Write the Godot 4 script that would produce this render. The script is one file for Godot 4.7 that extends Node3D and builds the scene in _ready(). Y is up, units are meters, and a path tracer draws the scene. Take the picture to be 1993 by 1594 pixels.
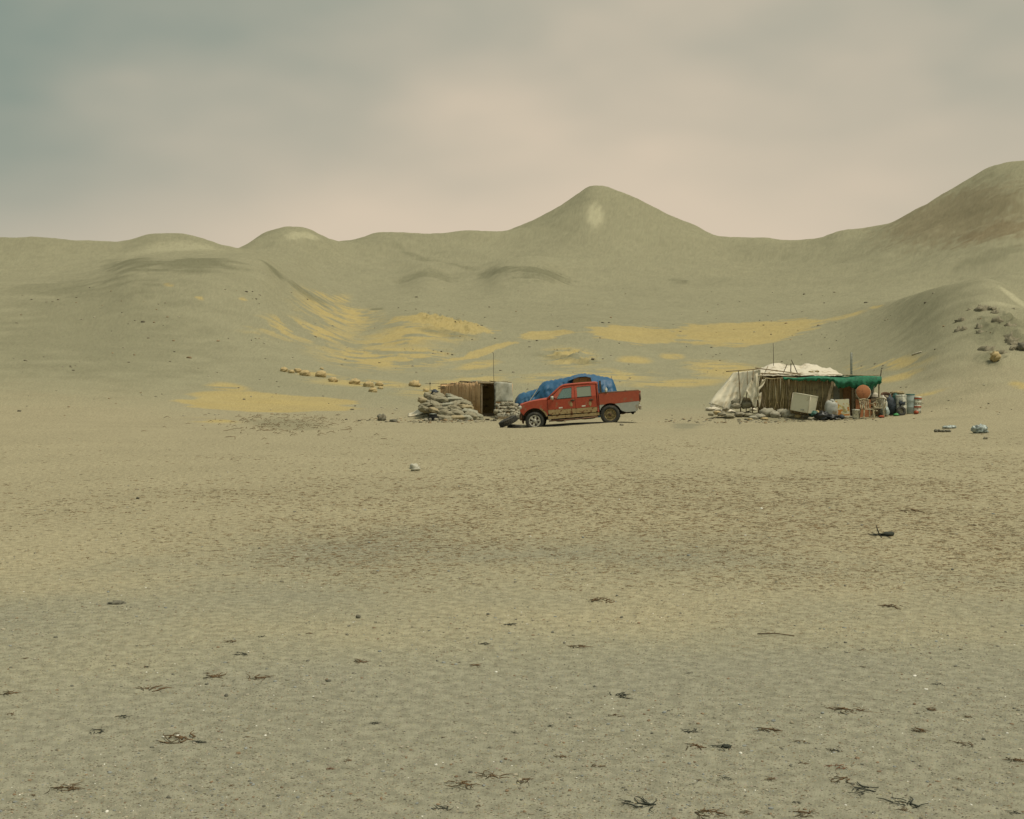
extends Node3D
# A desert camp: red pickup, cane hut, blue tarp shelter, reed shack, dunes behind.
# Survey constants: eye height 1.7 m at the origin, looking along -Z.
const F := 2406.0
const CX := 996.5
const HZ := 745.0
const EYE := 1.7
const EXPOSURE := 1.82

var rng := RandomNumberGenerator.new()
var taken := {}
var M := {}
var n_big := FastNoiseLite.new()
var n_mid := FastNoiseLite.new()
var n_small := FastNoiseLite.new()
var n_tiny := FastNoiseLite.new()
var n_patch := FastNoiseLite.new()
var n_ridge := FastNoiseLite.new()

# ------------------------------------------------------------------ naming
func numbered(called: String) -> String:
	if not taken.has(called):
		taken[called] = 0
		return called
	taken[called] += 1
	return "%s_%03d" % [called, taken[called]]

func tag(o: Node, label: String, category: String, group := "", kind := "") -> void:
	if label != "": o.set_meta("label", label)
	if category != "": o.set_meta("category", category)
	if group != "": o.set_meta("group", group)
	if kind != "": o.set_meta("kind", kind)

func thing(called: String, label: String, category: String, at := Vector3.ZERO, group := "") -> Node3D:
	var o := Node3D.new()
	o.name = numbered(called)
	add_child(o)
	o.position = at
	tag(o, label, category, group)
	return o

func part(st: SurfaceTool, called: String, material: Material, parent: Node) -> MeshInstance3D:
	st.generate_normals()
	var o := MeshInstance3D.new()
	o.name = called
	o.mesh = st.commit()
	o.material_override = material
	parent.add_child(o, true)
	return o

func solo(st: SurfaceTool, called: String, material: Material, label: String, category: String, at := Vector3.ZERO, group := "") -> MeshInstance3D:
	st.generate_normals()
	var o := MeshInstance3D.new()
	o.name = numbered(called)
	o.mesh = st.commit()
	o.material_override = material
	add_child(o)
	o.position = at
	tag(o, label, category, group)
	return o

# ------------------------------------------------------------------ shapes
func mb(smooth := true) -> SurfaceTool:
	var st := SurfaceTool.new()
	st.begin(Mesh.PRIMITIVE_TRIANGLES)
	st.set_smooth_group(0 if smooth else -1)
	return st

func tri(st: SurfaceTool, a: Vector3, b: Vector3, c: Vector3) -> void:
	st.add_vertex(a); st.add_vertex(c); st.add_vertex(b)

func quad(st: SurfaceTool, a: Vector3, b: Vector3, c: Vector3, d: Vector3) -> void:
	tri(st, a, b, c); tri(st, a, c, d)

func box(st: SurfaceTool, c: Vector3, s: Vector3, b := Basis.IDENTITY) -> void:
	st.set_smooth_group(-1)
	var h := s * 0.5
	var v := []
	for k in 8:
		v.append(c + b * Vector3(h.x if k & 1 else -h.x, h.y if k & 2 else -h.y, h.z if k & 4 else -h.z))
	quad(st, v[4], v[5], v[7], v[6]); quad(st, v[1], v[0], v[2], v[3])
	quad(st, v[5], v[1], v[3], v[7]); quad(st, v[0], v[4], v[6], v[2])
	quad(st, v[6], v[7], v[3], v[2]); quad(st, v[0], v[1], v[5], v[4])

func bar(st: SurfaceTool, a: Vector3, b: Vector3, w: float, t: float) -> void:
	var y := (b - a).normalized()
	var x := y.cross(Vector3.BACK if absf(y.z) < 0.9 else Vector3.UP).normalized()
	box(st, (a + b) * 0.5, Vector3(w, (b - a).length(), t), Basis(x, y, x.cross(y)))

func tube(st: SurfaceTool, pts: Array, rads: Array, sides := 7) -> void:
	st.set_smooth_group(0)
	var rings := []
	var ref := Vector3.UP
	for i in pts.size():
		var t: Vector3 = (pts[mini(i + 1, pts.size() - 1)] - pts[maxi(i - 1, 0)]).normalized()
		if absf(t.dot(ref)) > 0.95: ref = Vector3.RIGHT if absf(t.x) < 0.9 else Vector3.BACK
		var u := t.cross(ref).normalized()
		var w := t.cross(u)
		var ring := []
		var r: float = rads[mini(i, rads.size() - 1)]
		for k in sides:
			var a := TAU * k / sides
			ring.append(pts[i] + (u * cos(a) + w * sin(a)) * r)
		rings.append(ring)
	for i in rings.size() - 1:
		for k in sides:
			var k2 := (k + 1) % sides
			quad(st, rings[i][k], rings[i][k2], rings[i + 1][k2], rings[i + 1][k])
	for k in range(1, sides - 1):
		tri(st, rings[0][0], rings[0][k + 1], rings[0][k])
		var e: Array = rings[-1]
		tri(st, e[0], e[k], e[k + 1])

func lathe(st: SurfaceTool, prof: Array, seg: int, xf := Transform3D.IDENTITY, squash := 1.0) -> void:
	st.set_smooth_group(-1 if prof.size() < 3 else 0)
	for i in prof.size() - 1:
		for k in seg:
			var a := TAU * k / seg
			var b := TAU * (k + 1) / seg
			var p: Vector2 = prof[i]
			var q: Vector2 = prof[i + 1]
			var v0 := xf * Vector3(cos(a) * p.x, p.y, sin(a) * p.x * squash)
			var v1 := xf * Vector3(cos(b) * p.x, p.y, sin(b) * p.x * squash)
			var v2 := xf * Vector3(cos(b) * q.x, q.y, sin(b) * q.x * squash)
			var v3 := xf * Vector3(cos(a) * q.x, q.y, sin(a) * q.x * squash)
			if p.x < 0.0005: tri(st, v0, v3, v2)
			elif q.x < 0.0005: tri(st, v0, v3, v1)
			else: quad(st, v0, v3, v2, v1)

func lump(st: SurfaceTool, c: Vector3, rad: Vector3, sd: int, rough := 0.25, power := 2.0, nu := 14, nv := 9, freq := 1.3) -> void:
	# an uneven rounded body; power > 2 squares it off
	var nz := FastNoiseLite.new()
	nz.seed = sd
	nz.frequency = freq
	nz.fractal_octaves = 3
	st.set_smooth_group(0)
	var g := []
	for j in nv + 1:
		var row := []
		var th := PI * j / nv
		for i in nu:
			var ph := TAU * i / nu
			var d := Vector3(sin(th) * cos(ph), cos(th), sin(th) * sin(ph))
			if power != 2.0:
				var s := pow(pow(absf(d.x), power) + pow(absf(d.y), power) + pow(absf(d.z), power), 1.0 / power)
				d /= s
			var k := 1.0 + rough * nz.get_noise_3dv(d)
			row.append(c + Vector3(d.x * rad.x, d.y * rad.y, d.z * rad.z) * k)
		g.append(row)
	for j in nv:
		for i in nu:
			var i2 := (i + 1) % nu
			if j == 0: tri(st, g[0][0], g[1][i2], g[1][i])
			elif j == nv - 1: tri(st, g[j][i], g[j][i2], g[nv][0])
			else: quad(st, g[j][i], g[j][i2], g[j + 1][i2], g[j + 1][i])

func sheet(st: SurfaceTool, g: Array, thick := 0.012) -> void:
	# a cloth or plate given as rows of points; both faces and the rim
	st.set_smooth_group(0)
	var n := g.size()
	var m: int = g[0].size()
	var back := []
	for j in n:
		var row := []
		for i in m:
			var du: Vector3 = g[j][mini(i + 1, m - 1)] - g[j][maxi(i - 1, 0)]
			var dv: Vector3 = g[mini(j + 1, n - 1)][i] - g[maxi(j - 1, 0)][i]
			row.append(g[j][i] - du.cross(dv).normalized() * thick)
		back.append(row)
	for j in n - 1:
		for i in m - 1:
			quad(st, g[j][i], g[j][i + 1], g[j + 1][i + 1], g[j + 1][i])
			quad(st, back[j][i], back[j + 1][i], back[j + 1][i + 1], back[j][i + 1])
	for i in m - 1:
		quad(st, g[0][i + 1], g[0][i], back[0][i], back[0][i + 1])
		quad(st, g[n - 1][i], g[n - 1][i + 1], back[n - 1][i + 1], back[n - 1][i])
	for j in n - 1:
		quad(st, g[j][0], g[j + 1][0], back[j + 1][0], back[j][0])
		quad(st, g[j + 1][m - 1], g[j][m - 1], back[j][m - 1], back[j + 1][m - 1])

func prism(st: SurfaceTool, poly: Array, front: Callable, back: Callable) -> void:
	# a flat-edged panel: front(p) and back(p) carry outline points into space
	st.set_smooth_group(-1)
	var pk := PackedVector2Array(poly)
	if Geometry2D.is_polygon_clockwise(pk): pk.reverse()
	var ix := Geometry2D.triangulate_polygon(pk)
	for k in range(0, ix.size(), 3):
		var a := pk[ix[k]]; var b := pk[ix[k + 1]]; var c := pk[ix[k + 2]]
		if (b - a).cross(c - a) < 0.0:
			var t := b; b = c; c = t
		tri(st, front.call(a), front.call(b), front.call(c))
		tri(st, back.call(a), back.call(c), back.call(b))
	for k in pk.size():
		var a := pk[k]; var b := pk[(k + 1) % pk.size()]
		quad(st, front.call(b), front.call(a), back.call(a), back.call(b))

# ------------------------------------------------------------------ materials
func lin(c: Color) -> Color:
	return c.linear_to_srgb()

func noise_tex(w: int, h: int, sd: int, freq: float, lo: float, hi: float, oct := 4, stretch := 1.0, contrast := 1.0) -> ImageTexture:
	var nz := FastNoiseLite.new()
	nz.seed = sd; nz.frequency = freq; nz.fractal_octaves = oct
	var im := nz.get_seamless_image(int(w * stretch), h)
	im.resize(w, h, Image.INTERPOLATE_LANCZOS)
	im.convert(Image.FORMAT_RGBA8)
	for y in h:
		for x in w:
			var v: float = im.get_pixel(x, y).r
			v = clampf((v - 0.5) * contrast + 0.5, 0.0, 1.0)
			var o := lerpf(lo, hi, v)
			im.set_pixel(x, y, Color(o, o, o))
	im.generate_mipmaps()
	return ImageTexture.create_from_image(im)

func two_tone(sd: int, a: Color, b: Color, c: Color, cut: float, freq := 0.012) -> ImageTexture:
	# colour texture: a with fine grain towards b, and blotches of c where a coarse noise passes cut
	var n1 := FastNoiseLite.new(); n1.seed = sd; n1.frequency = freq; n1.fractal_octaves = 5
	var n2 := FastNoiseLite.new(); n2.seed = sd + 7; n2.frequency = 0.05; n2.fractal_octaves = 3
	var i1 := n1.get_seamless_image(256, 256)
	var i2 := n2.get_seamless_image(256, 256)
	var im := Image.create(256, 256, false, Image.FORMAT_RGBA8)
	for y in 256:
		for x in 256:
			var u: float = i1.get_pixel(x, y).r
			var v: float = i2.get_pixel(x, y).r
			var k := a.lerp(b, clampf(v * 1.3 - 0.15, 0, 1))
			k = k.lerp(c, smoothstep(cut, cut + 0.14, u * 0.75 + v * 0.25))
			im.set_pixel(x, y, lin(k))
	im.generate_mipmaps()
	return ImageTexture.create_from_image(im)

func mat(c: Color, rough := 0.9, tex: Texture2D = null, scale := 1.0, metal := 0.0) -> StandardMaterial3D:
	var m := StandardMaterial3D.new()
	m.albedo_color = lin(c)
	m.roughness = rough
	m.metallic = metal
	if tex:
		m.albedo_texture = tex
		m.uv1_triplanar = true
		m.uv1_scale = Vector3.ONE * scale
	return m

func make_materials() -> void:
	var grime := noise_tex(256, 256, 3, 0.012, 0.55, 1.25, 5, 1.0, 1.7)
	var fine := noise_tex(256, 256, 9, 0.06, 0.6, 1.2, 4, 1.0, 1.5)
	M.grime = grime
	M.fine = fine
	M.white = Color(1, 1, 1)
	M.red = mat(M.white, 0.62, two_tone(11, Color(0.345, 0.05, 0.02), Color(0.40, 0.07, 0.03), Color(0.30, 0.12, 0.06), 0.66), 0.55)
	M.bed_red = mat(M.white, 0.7, two_tone(12, Color(0.36, 0.075, 0.03), Color(0.31, 0.06, 0.028), Color(0.28, 0.11, 0.055), 0.70), 0.5)
	M.primer = mat(M.white, 0.85, two_tone(13, Color(0.36, 0.25, 0.11), Color(0.44, 0.34, 0.18), Color(0.16, 0.07, 0.025), 0.54, 0.02), 0.8)
	M.bed_grey = mat(M.white, 0.7, two_tone(14, Color(0.36, 0.37, 0.33), Color(0.42, 0.42, 0.37), Color(0.33, 0.27, 0.18), 0.64), 0.5)
	M.rust = mat(M.white, 0.9, two_tone(15, Color(0.12, 0.06, 0.03), Color(0.2, 0.12, 0.07), Color(0.05, 0.03, 0.02), 0.55), 1.1)
	M.dark = mat(Color(0.02, 0.02, 0.018), 0.9, fine, 1.0)
	M.underseal = mat(M.white, 0.95, two_tone(43, Color(0.16, 0.13, 0.09), Color(0.22, 0.18, 0.12), Color(0.09, 0.07, 0.05), 0.58), 1.0)
	M.tyre = mat(M.white, 0.92, two_tone(16, Color(0.035, 0.035, 0.03), Color(0.05, 0.048, 0.04), Color(0.12, 0.105, 0.075), 0.62), 1.2)
	M.alloy = mat(Color(0.66, 0.63, 0.53), 0.5, grime, 2.0, 0.25)
	M.steel_tan = mat(Color(0.34, 0.26, 0.12), 0.75, grime, 2.2, 0.1)
	M.lamp = mat(Color(0.62, 0.6, 0.5), 0.25, grime, 3.0)
	M.glass = mat(Color(0.22, 0.32, 0.28), 0.12)
	M.glass.transparency = BaseMaterial3D.TRANSPARENCY_ALPHA
	M.glass.albedo_color.a = 0.45
	M.dust_glass = mat(Color(0.26, 0.29, 0.22), 0.3)
	M.dust_glass.transparency = BaseMaterial3D.TRANSPARENCY_ALPHA
	M.dust_glass.albedo_color.a = 0.85
	M.white_sticker = mat(Color(0.68, 0.66, 0.55), 0.5)
	M.mirror = mat(Color(0.5, 0.5, 0.42), 0.5, grime, 3.0)
	M.blue_tarp = mat(M.white, 0.55, two_tone(17, Color(0.009, 0.072, 0.165), Color(0.014, 0.10, 0.21), Color(0.03, 0.12, 0.22), 0.64), 0.45)
	M.rope = mat(Color(0.5, 0.46, 0.33), 0.9, fine, 4.0)
	M.cane = mat(M.white, 0.9, two_tone(18, Color(0.56, 0.37, 0.19), Color(0.64, 0.44, 0.24), Color(0.44, 0.26, 0.13), 0.62), 0.8)
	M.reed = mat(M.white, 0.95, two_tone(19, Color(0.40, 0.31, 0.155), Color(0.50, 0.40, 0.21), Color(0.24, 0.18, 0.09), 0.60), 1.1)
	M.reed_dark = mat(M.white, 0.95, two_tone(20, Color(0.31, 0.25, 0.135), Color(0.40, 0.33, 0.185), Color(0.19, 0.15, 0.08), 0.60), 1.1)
	M.wood = mat(M.white, 0.9, two_tone(21, Color(0.26, 0.20, 0.12), Color(0.34, 0.27, 0.17), Color(0.15, 0.11, 0.06), 0.6), 1.6)
	M.wood_dark = mat(Color(0.10, 0.075, 0.045), 0.95, fine, 2.0)
	M.ply = mat(M.white, 0.85, two_tone(22, Color(0.33, 0.17, 0.07), Color(0.4, 0.22, 0.1), Color(0.22, 0.11, 0.05), 0.62), 0.9)
	M.twig = mat(Color(0.16, 0.115, 0.065), 0.95, fine, 3.0)
	M.sack = mat(M.white, 0.95, two_tone(23, Color(0.265, 0.24, 0.16), Color(0.31, 0.285, 0.195), Color(0.2, 0.17, 0.11), 0.54), 1.0)
	M.sack_pale = mat(M.white, 0.92, two_tone(24, Color(0.32, 0.31, 0.23), Color(0.37, 0.36, 0.27), Color(0.25, 0.22, 0.15), 0.56), 1.0)
	M.sack_tan = mat(M.white, 0.95, two_tone(44, Color(0.34, 0.28, 0.16), Color(0.40, 0.33, 0.2), Color(0.25, 0.2, 0.12), 0.56), 1.0)
	M.stone = mat(M.white, 0.95, two_tone(25, Color(0.28, 0.25, 0.18), Color(0.36, 0.33, 0.24), Color(0.2, 0.17, 0.11), 0.56), 1.4)
	M.stone_yellow = mat(M.white, 0.95, two_tone(26, Color(0.44, 0.34, 0.17), Color(0.5, 0.39, 0.2), Color(0.34, 0.25, 0.12), 0.6), 1.2)
	M.stone_pale = mat(M.white, 0.9, two_tone(27, Color(0.48, 0.47, 0.38), Color(0.55, 0.53, 0.44), Color(0.36, 0.33, 0.25), 0.6), 1.4)
	M.stone_mid = mat(M.white, 0.95, two_tone(42, Color(0.31, 0.295, 0.225), Color(0.37, 0.35, 0.27), Color(0.23, 0.2, 0.14), 0.58), 1.3)
	M.stone_dark = mat(M.white, 0.9, two_tone(28, Color(0.12, 0.115, 0.085), Color(0.18, 0.165, 0.12), Color(0.25, 0.21, 0.14), 0.62), 1.4)
	M.stone_ledge = mat(M.white, 0.95, two_tone(41, Color(0.2, 0.18, 0.12), Color(0.27, 0.24, 0.16), Color(0.14, 0.12, 0.075), 0.56), 1.2)
	M.sheet_white = mat(M.white, 0.7, two_tone(29, Color(0.64, 0.58, 0.43), Color(0.70, 0.645, 0.50), Color(0.46, 0.38, 0.24), 0.60), 0.5)
	M.roof_white = mat(M.white, 0.75, two_tone(30, Color(0.60, 0.54, 0.42), Color(0.66, 0.60, 0.48), Color(0.40, 0.34, 0.23), 0.58), 0.4)
	M.sheet_grey = mat(M.white, 0.75, two_tone(31, Color(0.36, 0.36, 0.29), Color(0.44, 0.43, 0.35), Color(0.27, 0.26, 0.2), 0.56), 0.6)
	M.green = mat(M.white, 0.8, two_tone(32, Color(0.014, 0.12, 0.062), Color(0.024, 0.21, 0.11), Color(0.01, 0.075, 0.042), 0.56, 0.02), 0.9)
	M.fridge = mat(M.white, 0.55, two_tone(33, Color(0.60, 0.57, 0.42), Color(0.64, 0.61, 0.46), Color(0.48, 0.42, 0.28), 0.66), 0.5)
	M.plastic_white = mat(Color(0.62, 0.61, 0.5), 0.45, grime, 1.5)
	M.plastic_beige = mat(Color(0.42, 0.36, 0.22), 0.6, grime, 1.5)
	M.brick_red = mat(M.white, 0.8, two_tone(34, Color(0.36, 0.14, 0.055), Color(0.42, 0.17, 0.07), Color(0.28, 0.11, 0.045), 0.62), 0.8)
	M.blue_grey = mat(M.white, 0.5, two_tone(35, Color(0.30, 0.36, 0.34), Color(0.36, 0.42, 0.39), Color(0.25, 0.27, 0.23), 0.64), 0.8)
	M.navy = mat(Color(0.045, 0.06, 0.075), 0.7, grime, 1.4)
	M.black_bag = mat(Color(0.018, 0.02, 0.018), 0.45, grime, 2.0)
	M.orange = mat(Color(0.45, 0.09, 0.03), 0.6, grime, 2.0)
	M.lime = mat(Color(0.06, 0.32, 0.09), 0.6, grime, 2.0)
	M.teal = mat(Color(0.03, 0.13, 0.10), 0.6, grime, 2.0)
	M.galv = mat(Color(0.27, 0.28, 0.23), 0.6, grime, 1.5, 0.2)
	M.bag_blue = mat(Color(0.42, 0.48, 0.45), 0.5, grime, 3.0)
	M.weed = mat(M.white, 0.95, two_tone(36, Color(0.10, 0.065, 0.03), Color(0.17, 0.10, 0.045), Color(0.06, 0.055, 0.03), 0.6), 3.0)
	M.weed_dark = mat(Color(0.045, 0.05, 0.035), 0.9, fine, 3.0)
	M.weed_rust = mat(Color(0.25, 0.10, 0.045), 0.9, fine, 3.0)

# ------------------------------------------------------------------ terrain
# Survey lines from near to far: [column, distance, row] triples of sighted ridges, hollows and slope breaks.
var LINES := [
	[[-600, 24, 916], [300, 22, 931], [996, 22, 931], [1993, 22, 931], [2600, 22, 931]],
	[[-600, 50, 800], [0, 50, 812], [300, 50, 822], [700, 50, 827], [1100, 50, 827], [1500, 50, 826], [1800, 50, 822], [1993, 50, 815], [2600, 48, 800]],
	[[-600, 80, 660], [0, 80, 690], [150, 80, 697], [300, 80, 708], [430, 80, 722], [600, 80, 738], [700, 80, 748], [800, 80, 756], [900, 80, 759], [1000, 80, 761], [1300, 80, 762], [1450, 80, 760], [1600, 79, 748], [1750, 78, 700], [1850, 76, 650], [1920, 76, 632], [1993, 75, 640], [2200, 75, 660], [2600, 75, 680]],
	[[-600, 140, 560], [0, 140, 549], [100, 140, 546], [200, 140, 531], [260, 140, 510], [350, 140, 505], [430, 142, 500], [500, 148, 501], [560, 150, 545], [620, 150, 588], [700, 150, 622], [800, 145, 613], [900, 140, 632], [970, 138, 638], [1060, 138, 640], [1150, 140, 632], [1300, 150, 629], [1450, 150, 630], [1600, 148, 617], [1700, 135, 598], [1780, 112, 575], [1850, 100, 556], [1915, 96, 543], [1993, 94, 572], [2200, 92, 620], [2600, 90, 640]],
	[[-600, 190, 540], [0, 190, 540], [100, 190, 537], [200, 190, 522], [300, 190, 505], [430, 192, 502], [500, 198, 500], [560, 205, 524], [620, 210, 560], [700, 210, 588], [800, 210, 584], [900, 210, 590], [1150, 210, 592], [1300, 210, 592], [1450, 210, 592], [1600, 208, 585], [1700, 200, 582], [1780, 180, 590], [1850, 170, 605], [1915, 165, 600], [1993, 160, 610], [2200, 160, 640], [2600, 160, 640]],
	[[-600, 280, 480], [0, 280, 469], [60, 280, 466], [150, 280, 474], [230, 280, 480], [300, 280, 468], [360, 282, 467], [410, 285, 474], [470, 290, 487], [520, 300, 492], [573, 300, 500], [620, 300, 527], [700, 305, 545], [770, 310, 546], [830, 315, 527], [880, 315, 544], [930, 315, 542], [985, 315, 515], [1045, 315, 513], [1110, 312, 547], [1200, 305, 556], [1300, 300, 557], [1450, 300, 556], [1600, 300, 548], [1750, 290, 520], [1850, 285, 490], [1993, 280, 450], [2200, 280, 430], [2600, 280, 440]],
	[[-600, 400, 540], [0, 400, 540], [230, 400, 540], [350, 400, 535], [410, 400, 515], [470, 400, 488], [515, 405, 464], [573, 410, 447], [620, 410, 456], [672, 400, 488], [740, 395, 503], [830, 395, 507], [900, 395, 507], [1000, 400, 502], [1060, 405, 492], [1155, 405, 486], [1300, 400, 512], [1450, 400, 524], [1600, 395, 505], [1680, 385, 480], [1750, 375, 455], [1850, 365, 410], [1993, 350, 352], [2200, 345, 330], [2600, 345, 340]],
	[[-600, 520, 580], [0, 520, 580], [350, 520, 570], [470, 510, 520], [573, 500, 500], [620, 490, 490], [672, 480, 476], [740, 480, 457], [800, 485, 459], [880, 495, 454], [970, 520, 458], [1010, 540, 449], [1060, 555, 427], [1115, 560, 393], [1155, 560, 369], [1200, 560, 378], [1300, 545, 424], [1370, 530, 452], [1420, 520, 470], [1475, 510, 467], [1540, 500, 471], [1590, 490, 468], [1630, 475, 453], [1685, 460, 451], [1750, 450, 429], [1830, 440, 389], [1900, 430, 346], [1950, 425, 326], [1993, 420, 319], [2200, 410, 300], [2600, 410, 330]],
]
var cols := PackedFloat64Array()
var K := 0
var cr := PackedFloat64Array()
var ch := PackedFloat64Array()
var cm := PackedFloat64Array()
var bumps := []

func slopes(x: PackedFloat64Array, y: PackedFloat64Array) -> PackedFloat64Array:
	var n := x.size()
	var m := PackedFloat64Array(); m.resize(n)
	for i in n:
		if i == 0: m[i] = (y[1] - y[0]) / (x[1] - x[0])
		elif i == n - 1: m[i] = (y[n - 1] - y[n - 2]) / (x[n - 1] - x[n - 2])
		else:
			var a := (y[i] - y[i - 1]) / (x[i] - x[i - 1])
			var b := (y[i + 1] - y[i]) / (x[i + 1] - x[i])
			m[i] = 0.0 if a * b <= 0.0 else 2.0 * a * b / (a + b)
	return m

func hermite(x0: float, x1: float, y0: float, y1: float, m0: float, m1: float, x: float) -> float:
	var h := x1 - x0
	var t := clampf((x - x0) / h, 0.0, 1.0)
	var t2 := t * t
	var t3 := t2 * t
	return (2 * t3 - 3 * t2 + 1) * y0 + (t3 - 2 * t2 + t) * h * m0 + (3 * t2 - 2 * t3) * y1 + (t3 - t2) * h * m1

func survey() -> void:
	var b := -180.0
	while b < 180.0:
		cols.append(b)
		var ab := absf(b)
		b += 0.05 if ab < 24.0 else (0.25 if ab < 32.0 else 3.0)
		if ab > 24.0 and b > -24.0 and cols[-1] < -24.0: b = -24.0
	cols.append(180.0)
	K = LINES.size() + 3
	cr.resize(cols.size() * K); ch.resize(cols.size() * K); cm.resize(cols.size() * K)
	var ln := []
	for L in LINES:
		var px := PackedFloat64Array(); var dd := PackedFloat64Array(); var hh := PackedFloat64Array()
		for p in L:
			px.append(p[0]); dd.append(p[1]); hh.append(EYE + (HZ - p[2]) / F * p[1])
		ln.append([px, dd, hh, slopes(px, dd), slopes(px, hh)])
	for c in cols.size():
		var bc := clampf(cols[c], -33.0, 33.0)
		var t := tan(deg_to_rad(bc))
		var px := clampf(CX + F * t, -599.0, 2599.0)
		var fade := 1.0 - smoothstep(50.0, 110.0, absf(cols[c]))
		var rs := PackedFloat64Array([0.0]); var hs := PackedFloat64Array([0.0])
		for L in ln:
			var i: int = clampi(L[0].bsearch(px) - 1, 0, L[0].size() - 2)
			var d := hermite(L[0][i], L[0][i + 1], L[1][i], L[1][i + 1], L[3][i], L[3][i + 1], px)
			var h := hermite(L[0][i], L[0][i + 1], L[2][i], L[2][i + 1], L[4][i], L[4][i + 1], px)
			rs.append(d * sqrt(1.0 + t * t)); hs.append(h * fade)
		rs.append(rs[-1] + 260.0); hs.append(hs[-1] * 0.35)
		rs.append(4000.0); hs.append(0.0)
		var ms := slopes(rs, hs)
		ms[0] = 0.0
		for k in K:
			cr[c * K + k] = rs[k]; ch[c * K + k] = hs[k]; cm[c * K + k] = ms[k]
	# soften the kinks between sighted columns
	for pass_no in 2:
		var r0 := cr.duplicate(); var h0 := ch.duplicate(); var m0 := cm.duplicate()
		for c in range(8, cols.size() - 8):
			if absf(cols[c]) > 23.6: continue
			for k in range(2, K):
				var sr := 0.0; var sh := 0.0; var sm := 0.0
				for q in range(-6, 7, 2):
					sr += r0[(c + q) * K + k]; sh += h0[(c + q) * K + k]; sm += m0[(c + q) * K + k]
				cr[c * K + k] = sr / 7.0; ch[c * K + k] = sh / 7.0; cm[c * K + k] = sm / 7.0

func base(c: int, r: float) -> float:
	var o := c * K
	var k := 0
	while k < K - 2 and cr[o + k + 1] < r: k += 1
	return hermite(cr[o + k], cr[o + k + 1], ch[o + k], ch[o + k + 1], cm[o + k], cm[o + k + 1], r)

func zone_w(zn: Dictionary, x: float, z: float) -> float:
	# 0 at the centre of a zone, 1 on its rim
	var dx: float = x - zn.x
	var dz: float = z - zn.z
	if absf(dx) > zn.reach or absf(dz) > zn.reach: return 9.0
	var u: float = (dx * zn.bz - dz * zn.bx) * zn.inv
	var v: float = (zn.ax * dz - zn.az * dx) * zn.inv
	return sqrt(u * u + v * v)

var rough_zones := []
func relief(x: float, z: float, r: float) -> float:
	var h := 0.0
	if r > 30.0:
		h += n_big.get_noise_2d(x, z) * (0.35 * smoothstep(50.0, 110.0, r) + 1.3 * smoothstep(150.0, 350.0, r))
	h += n_mid.get_noise_2d(x, z) * (0.05 + 0.16 * smoothstep(60.0, 200.0, r))
	if r < 230.0: h += n_small.get_noise_2d(x, z) * (0.0025 + 0.045 * smoothstep(60.0, 120.0, r))
	if r < 60.0: h += n_tiny.get_noise_2d(x, z) * 0.0018
	if r > 40.0 and r < 70.0:
		for q in bumps:
			var dx: float = (x - q[0]) / q[2]
			var dz: float = (z - q[1]) / q[3]
			var e := dx * dx + dz * dz
			if e < 6.0: h += q[4] * exp(-e)
	if r > 60.0 and r < 180.0:
		for zn in rough_zones:
			var w := zone_w(zn, x, z)
			if w < 1.0: h += (1.0 - w * w) * zn.s * (n_ridge.get_noise_2d(x, z))
	return h

func height(x: float, z: float) -> float:
	var b := rad_to_deg(atan2(x, -z))
	var r := sqrt(x * x + z * z)
	var i := clampi(cols.bsearch(b) - 1, 0, cols.size() - 2)
	var t := clampf((b - cols[i]) / (cols[i + 1] - cols[i]), 0.0, 1.0)
	return lerpf(base(i, r), base(i + 1, r), t) + relief(x, z, r)

func W(px: float, py: float, d: float) -> Vector3:
	return Vector3((px - CX) / F * d, EYE - (py - HZ) / F * d, -d)

func G(px: float, d: float, lift := 0.0) -> Vector3:
	var x := (px - CX) / F * d
	return Vector3(x, height(x, -d) + lift, -d)

func ground(px: float, py: float) -> Vector3:
	# where a sight line meets the terrain
	var d := 4.0
	var last := d
	while d < 700.0:
		var p := W(px, py, d)
		if p.y < height(p.x, p.z):
			var lo := last
			var hi := d
			for k in 14:
				var md := (lo + hi) * 0.5
				var q := W(px, py, md)
				if q.y < height(q.x, q.z): hi = md
				else: lo = md
			return G(px, hi)
		last = d
		d *= 1.012
	return G(px, 400.0)

func zone(a: Array) -> Dictionary:
	# an elliptical patch of ground between two sighted ends with a sighted half width
	var p := ground(a[0], a[1])
	var q := ground(a[2], a[3])
	var c := (p + q) * 0.5
	var cx: float = (a[0] + a[2]) * 0.5
	var cy: float = (a[1] + a[3]) * 0.5
	var up := ground(cx, cy - a[4])
	var dn := ground(cx, cy + a[4])
	c = (up + dn) * 0.25 + c * 0.5
	var ax := q - p
	var bx := up - dn
	var zn := {"x": c.x, "z": c.z, "ax": ax.x * 0.5, "az": ax.z * 0.5, "bx": bx.x * 0.5, "bz": bx.z * 0.5, "s": a[5]}
	var dt: float = zn.ax * zn.bz - zn.az * zn.bx
	zn.inv = 1.0 / dt
	zn.reach = (absf(zn.ax) + absf(zn.bx) + absf(zn.az) + absf(zn.bz)) * 1.6
	return zn

var yellow := []
var stony_shade := []
var pale := []
func make_noises() -> void:
	for q in [[n_big, 5, 1.0 / 45.0, 3], [n_mid, 6, 1.0 / 7.0, 3], [n_small, 7, 1.0 / 1.3, 3], [n_tiny, 8, 1.0 / 0.22, 2], [n_patch, 21, 1.0 / 5.0, 4], [n_ridge, 31, 1.0 / 4.0, 4]]:
		q[0].seed = q[1]; q[0].frequency = q[2]; q[0].fractal_octaves = q[3]
		q[0].noise_type = FastNoiseLite.TYPE_SIMPLEX_SMOOTH
	n_ridge.fractal_type = FastNoiseLite.FRACTAL_RIDGED

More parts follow.
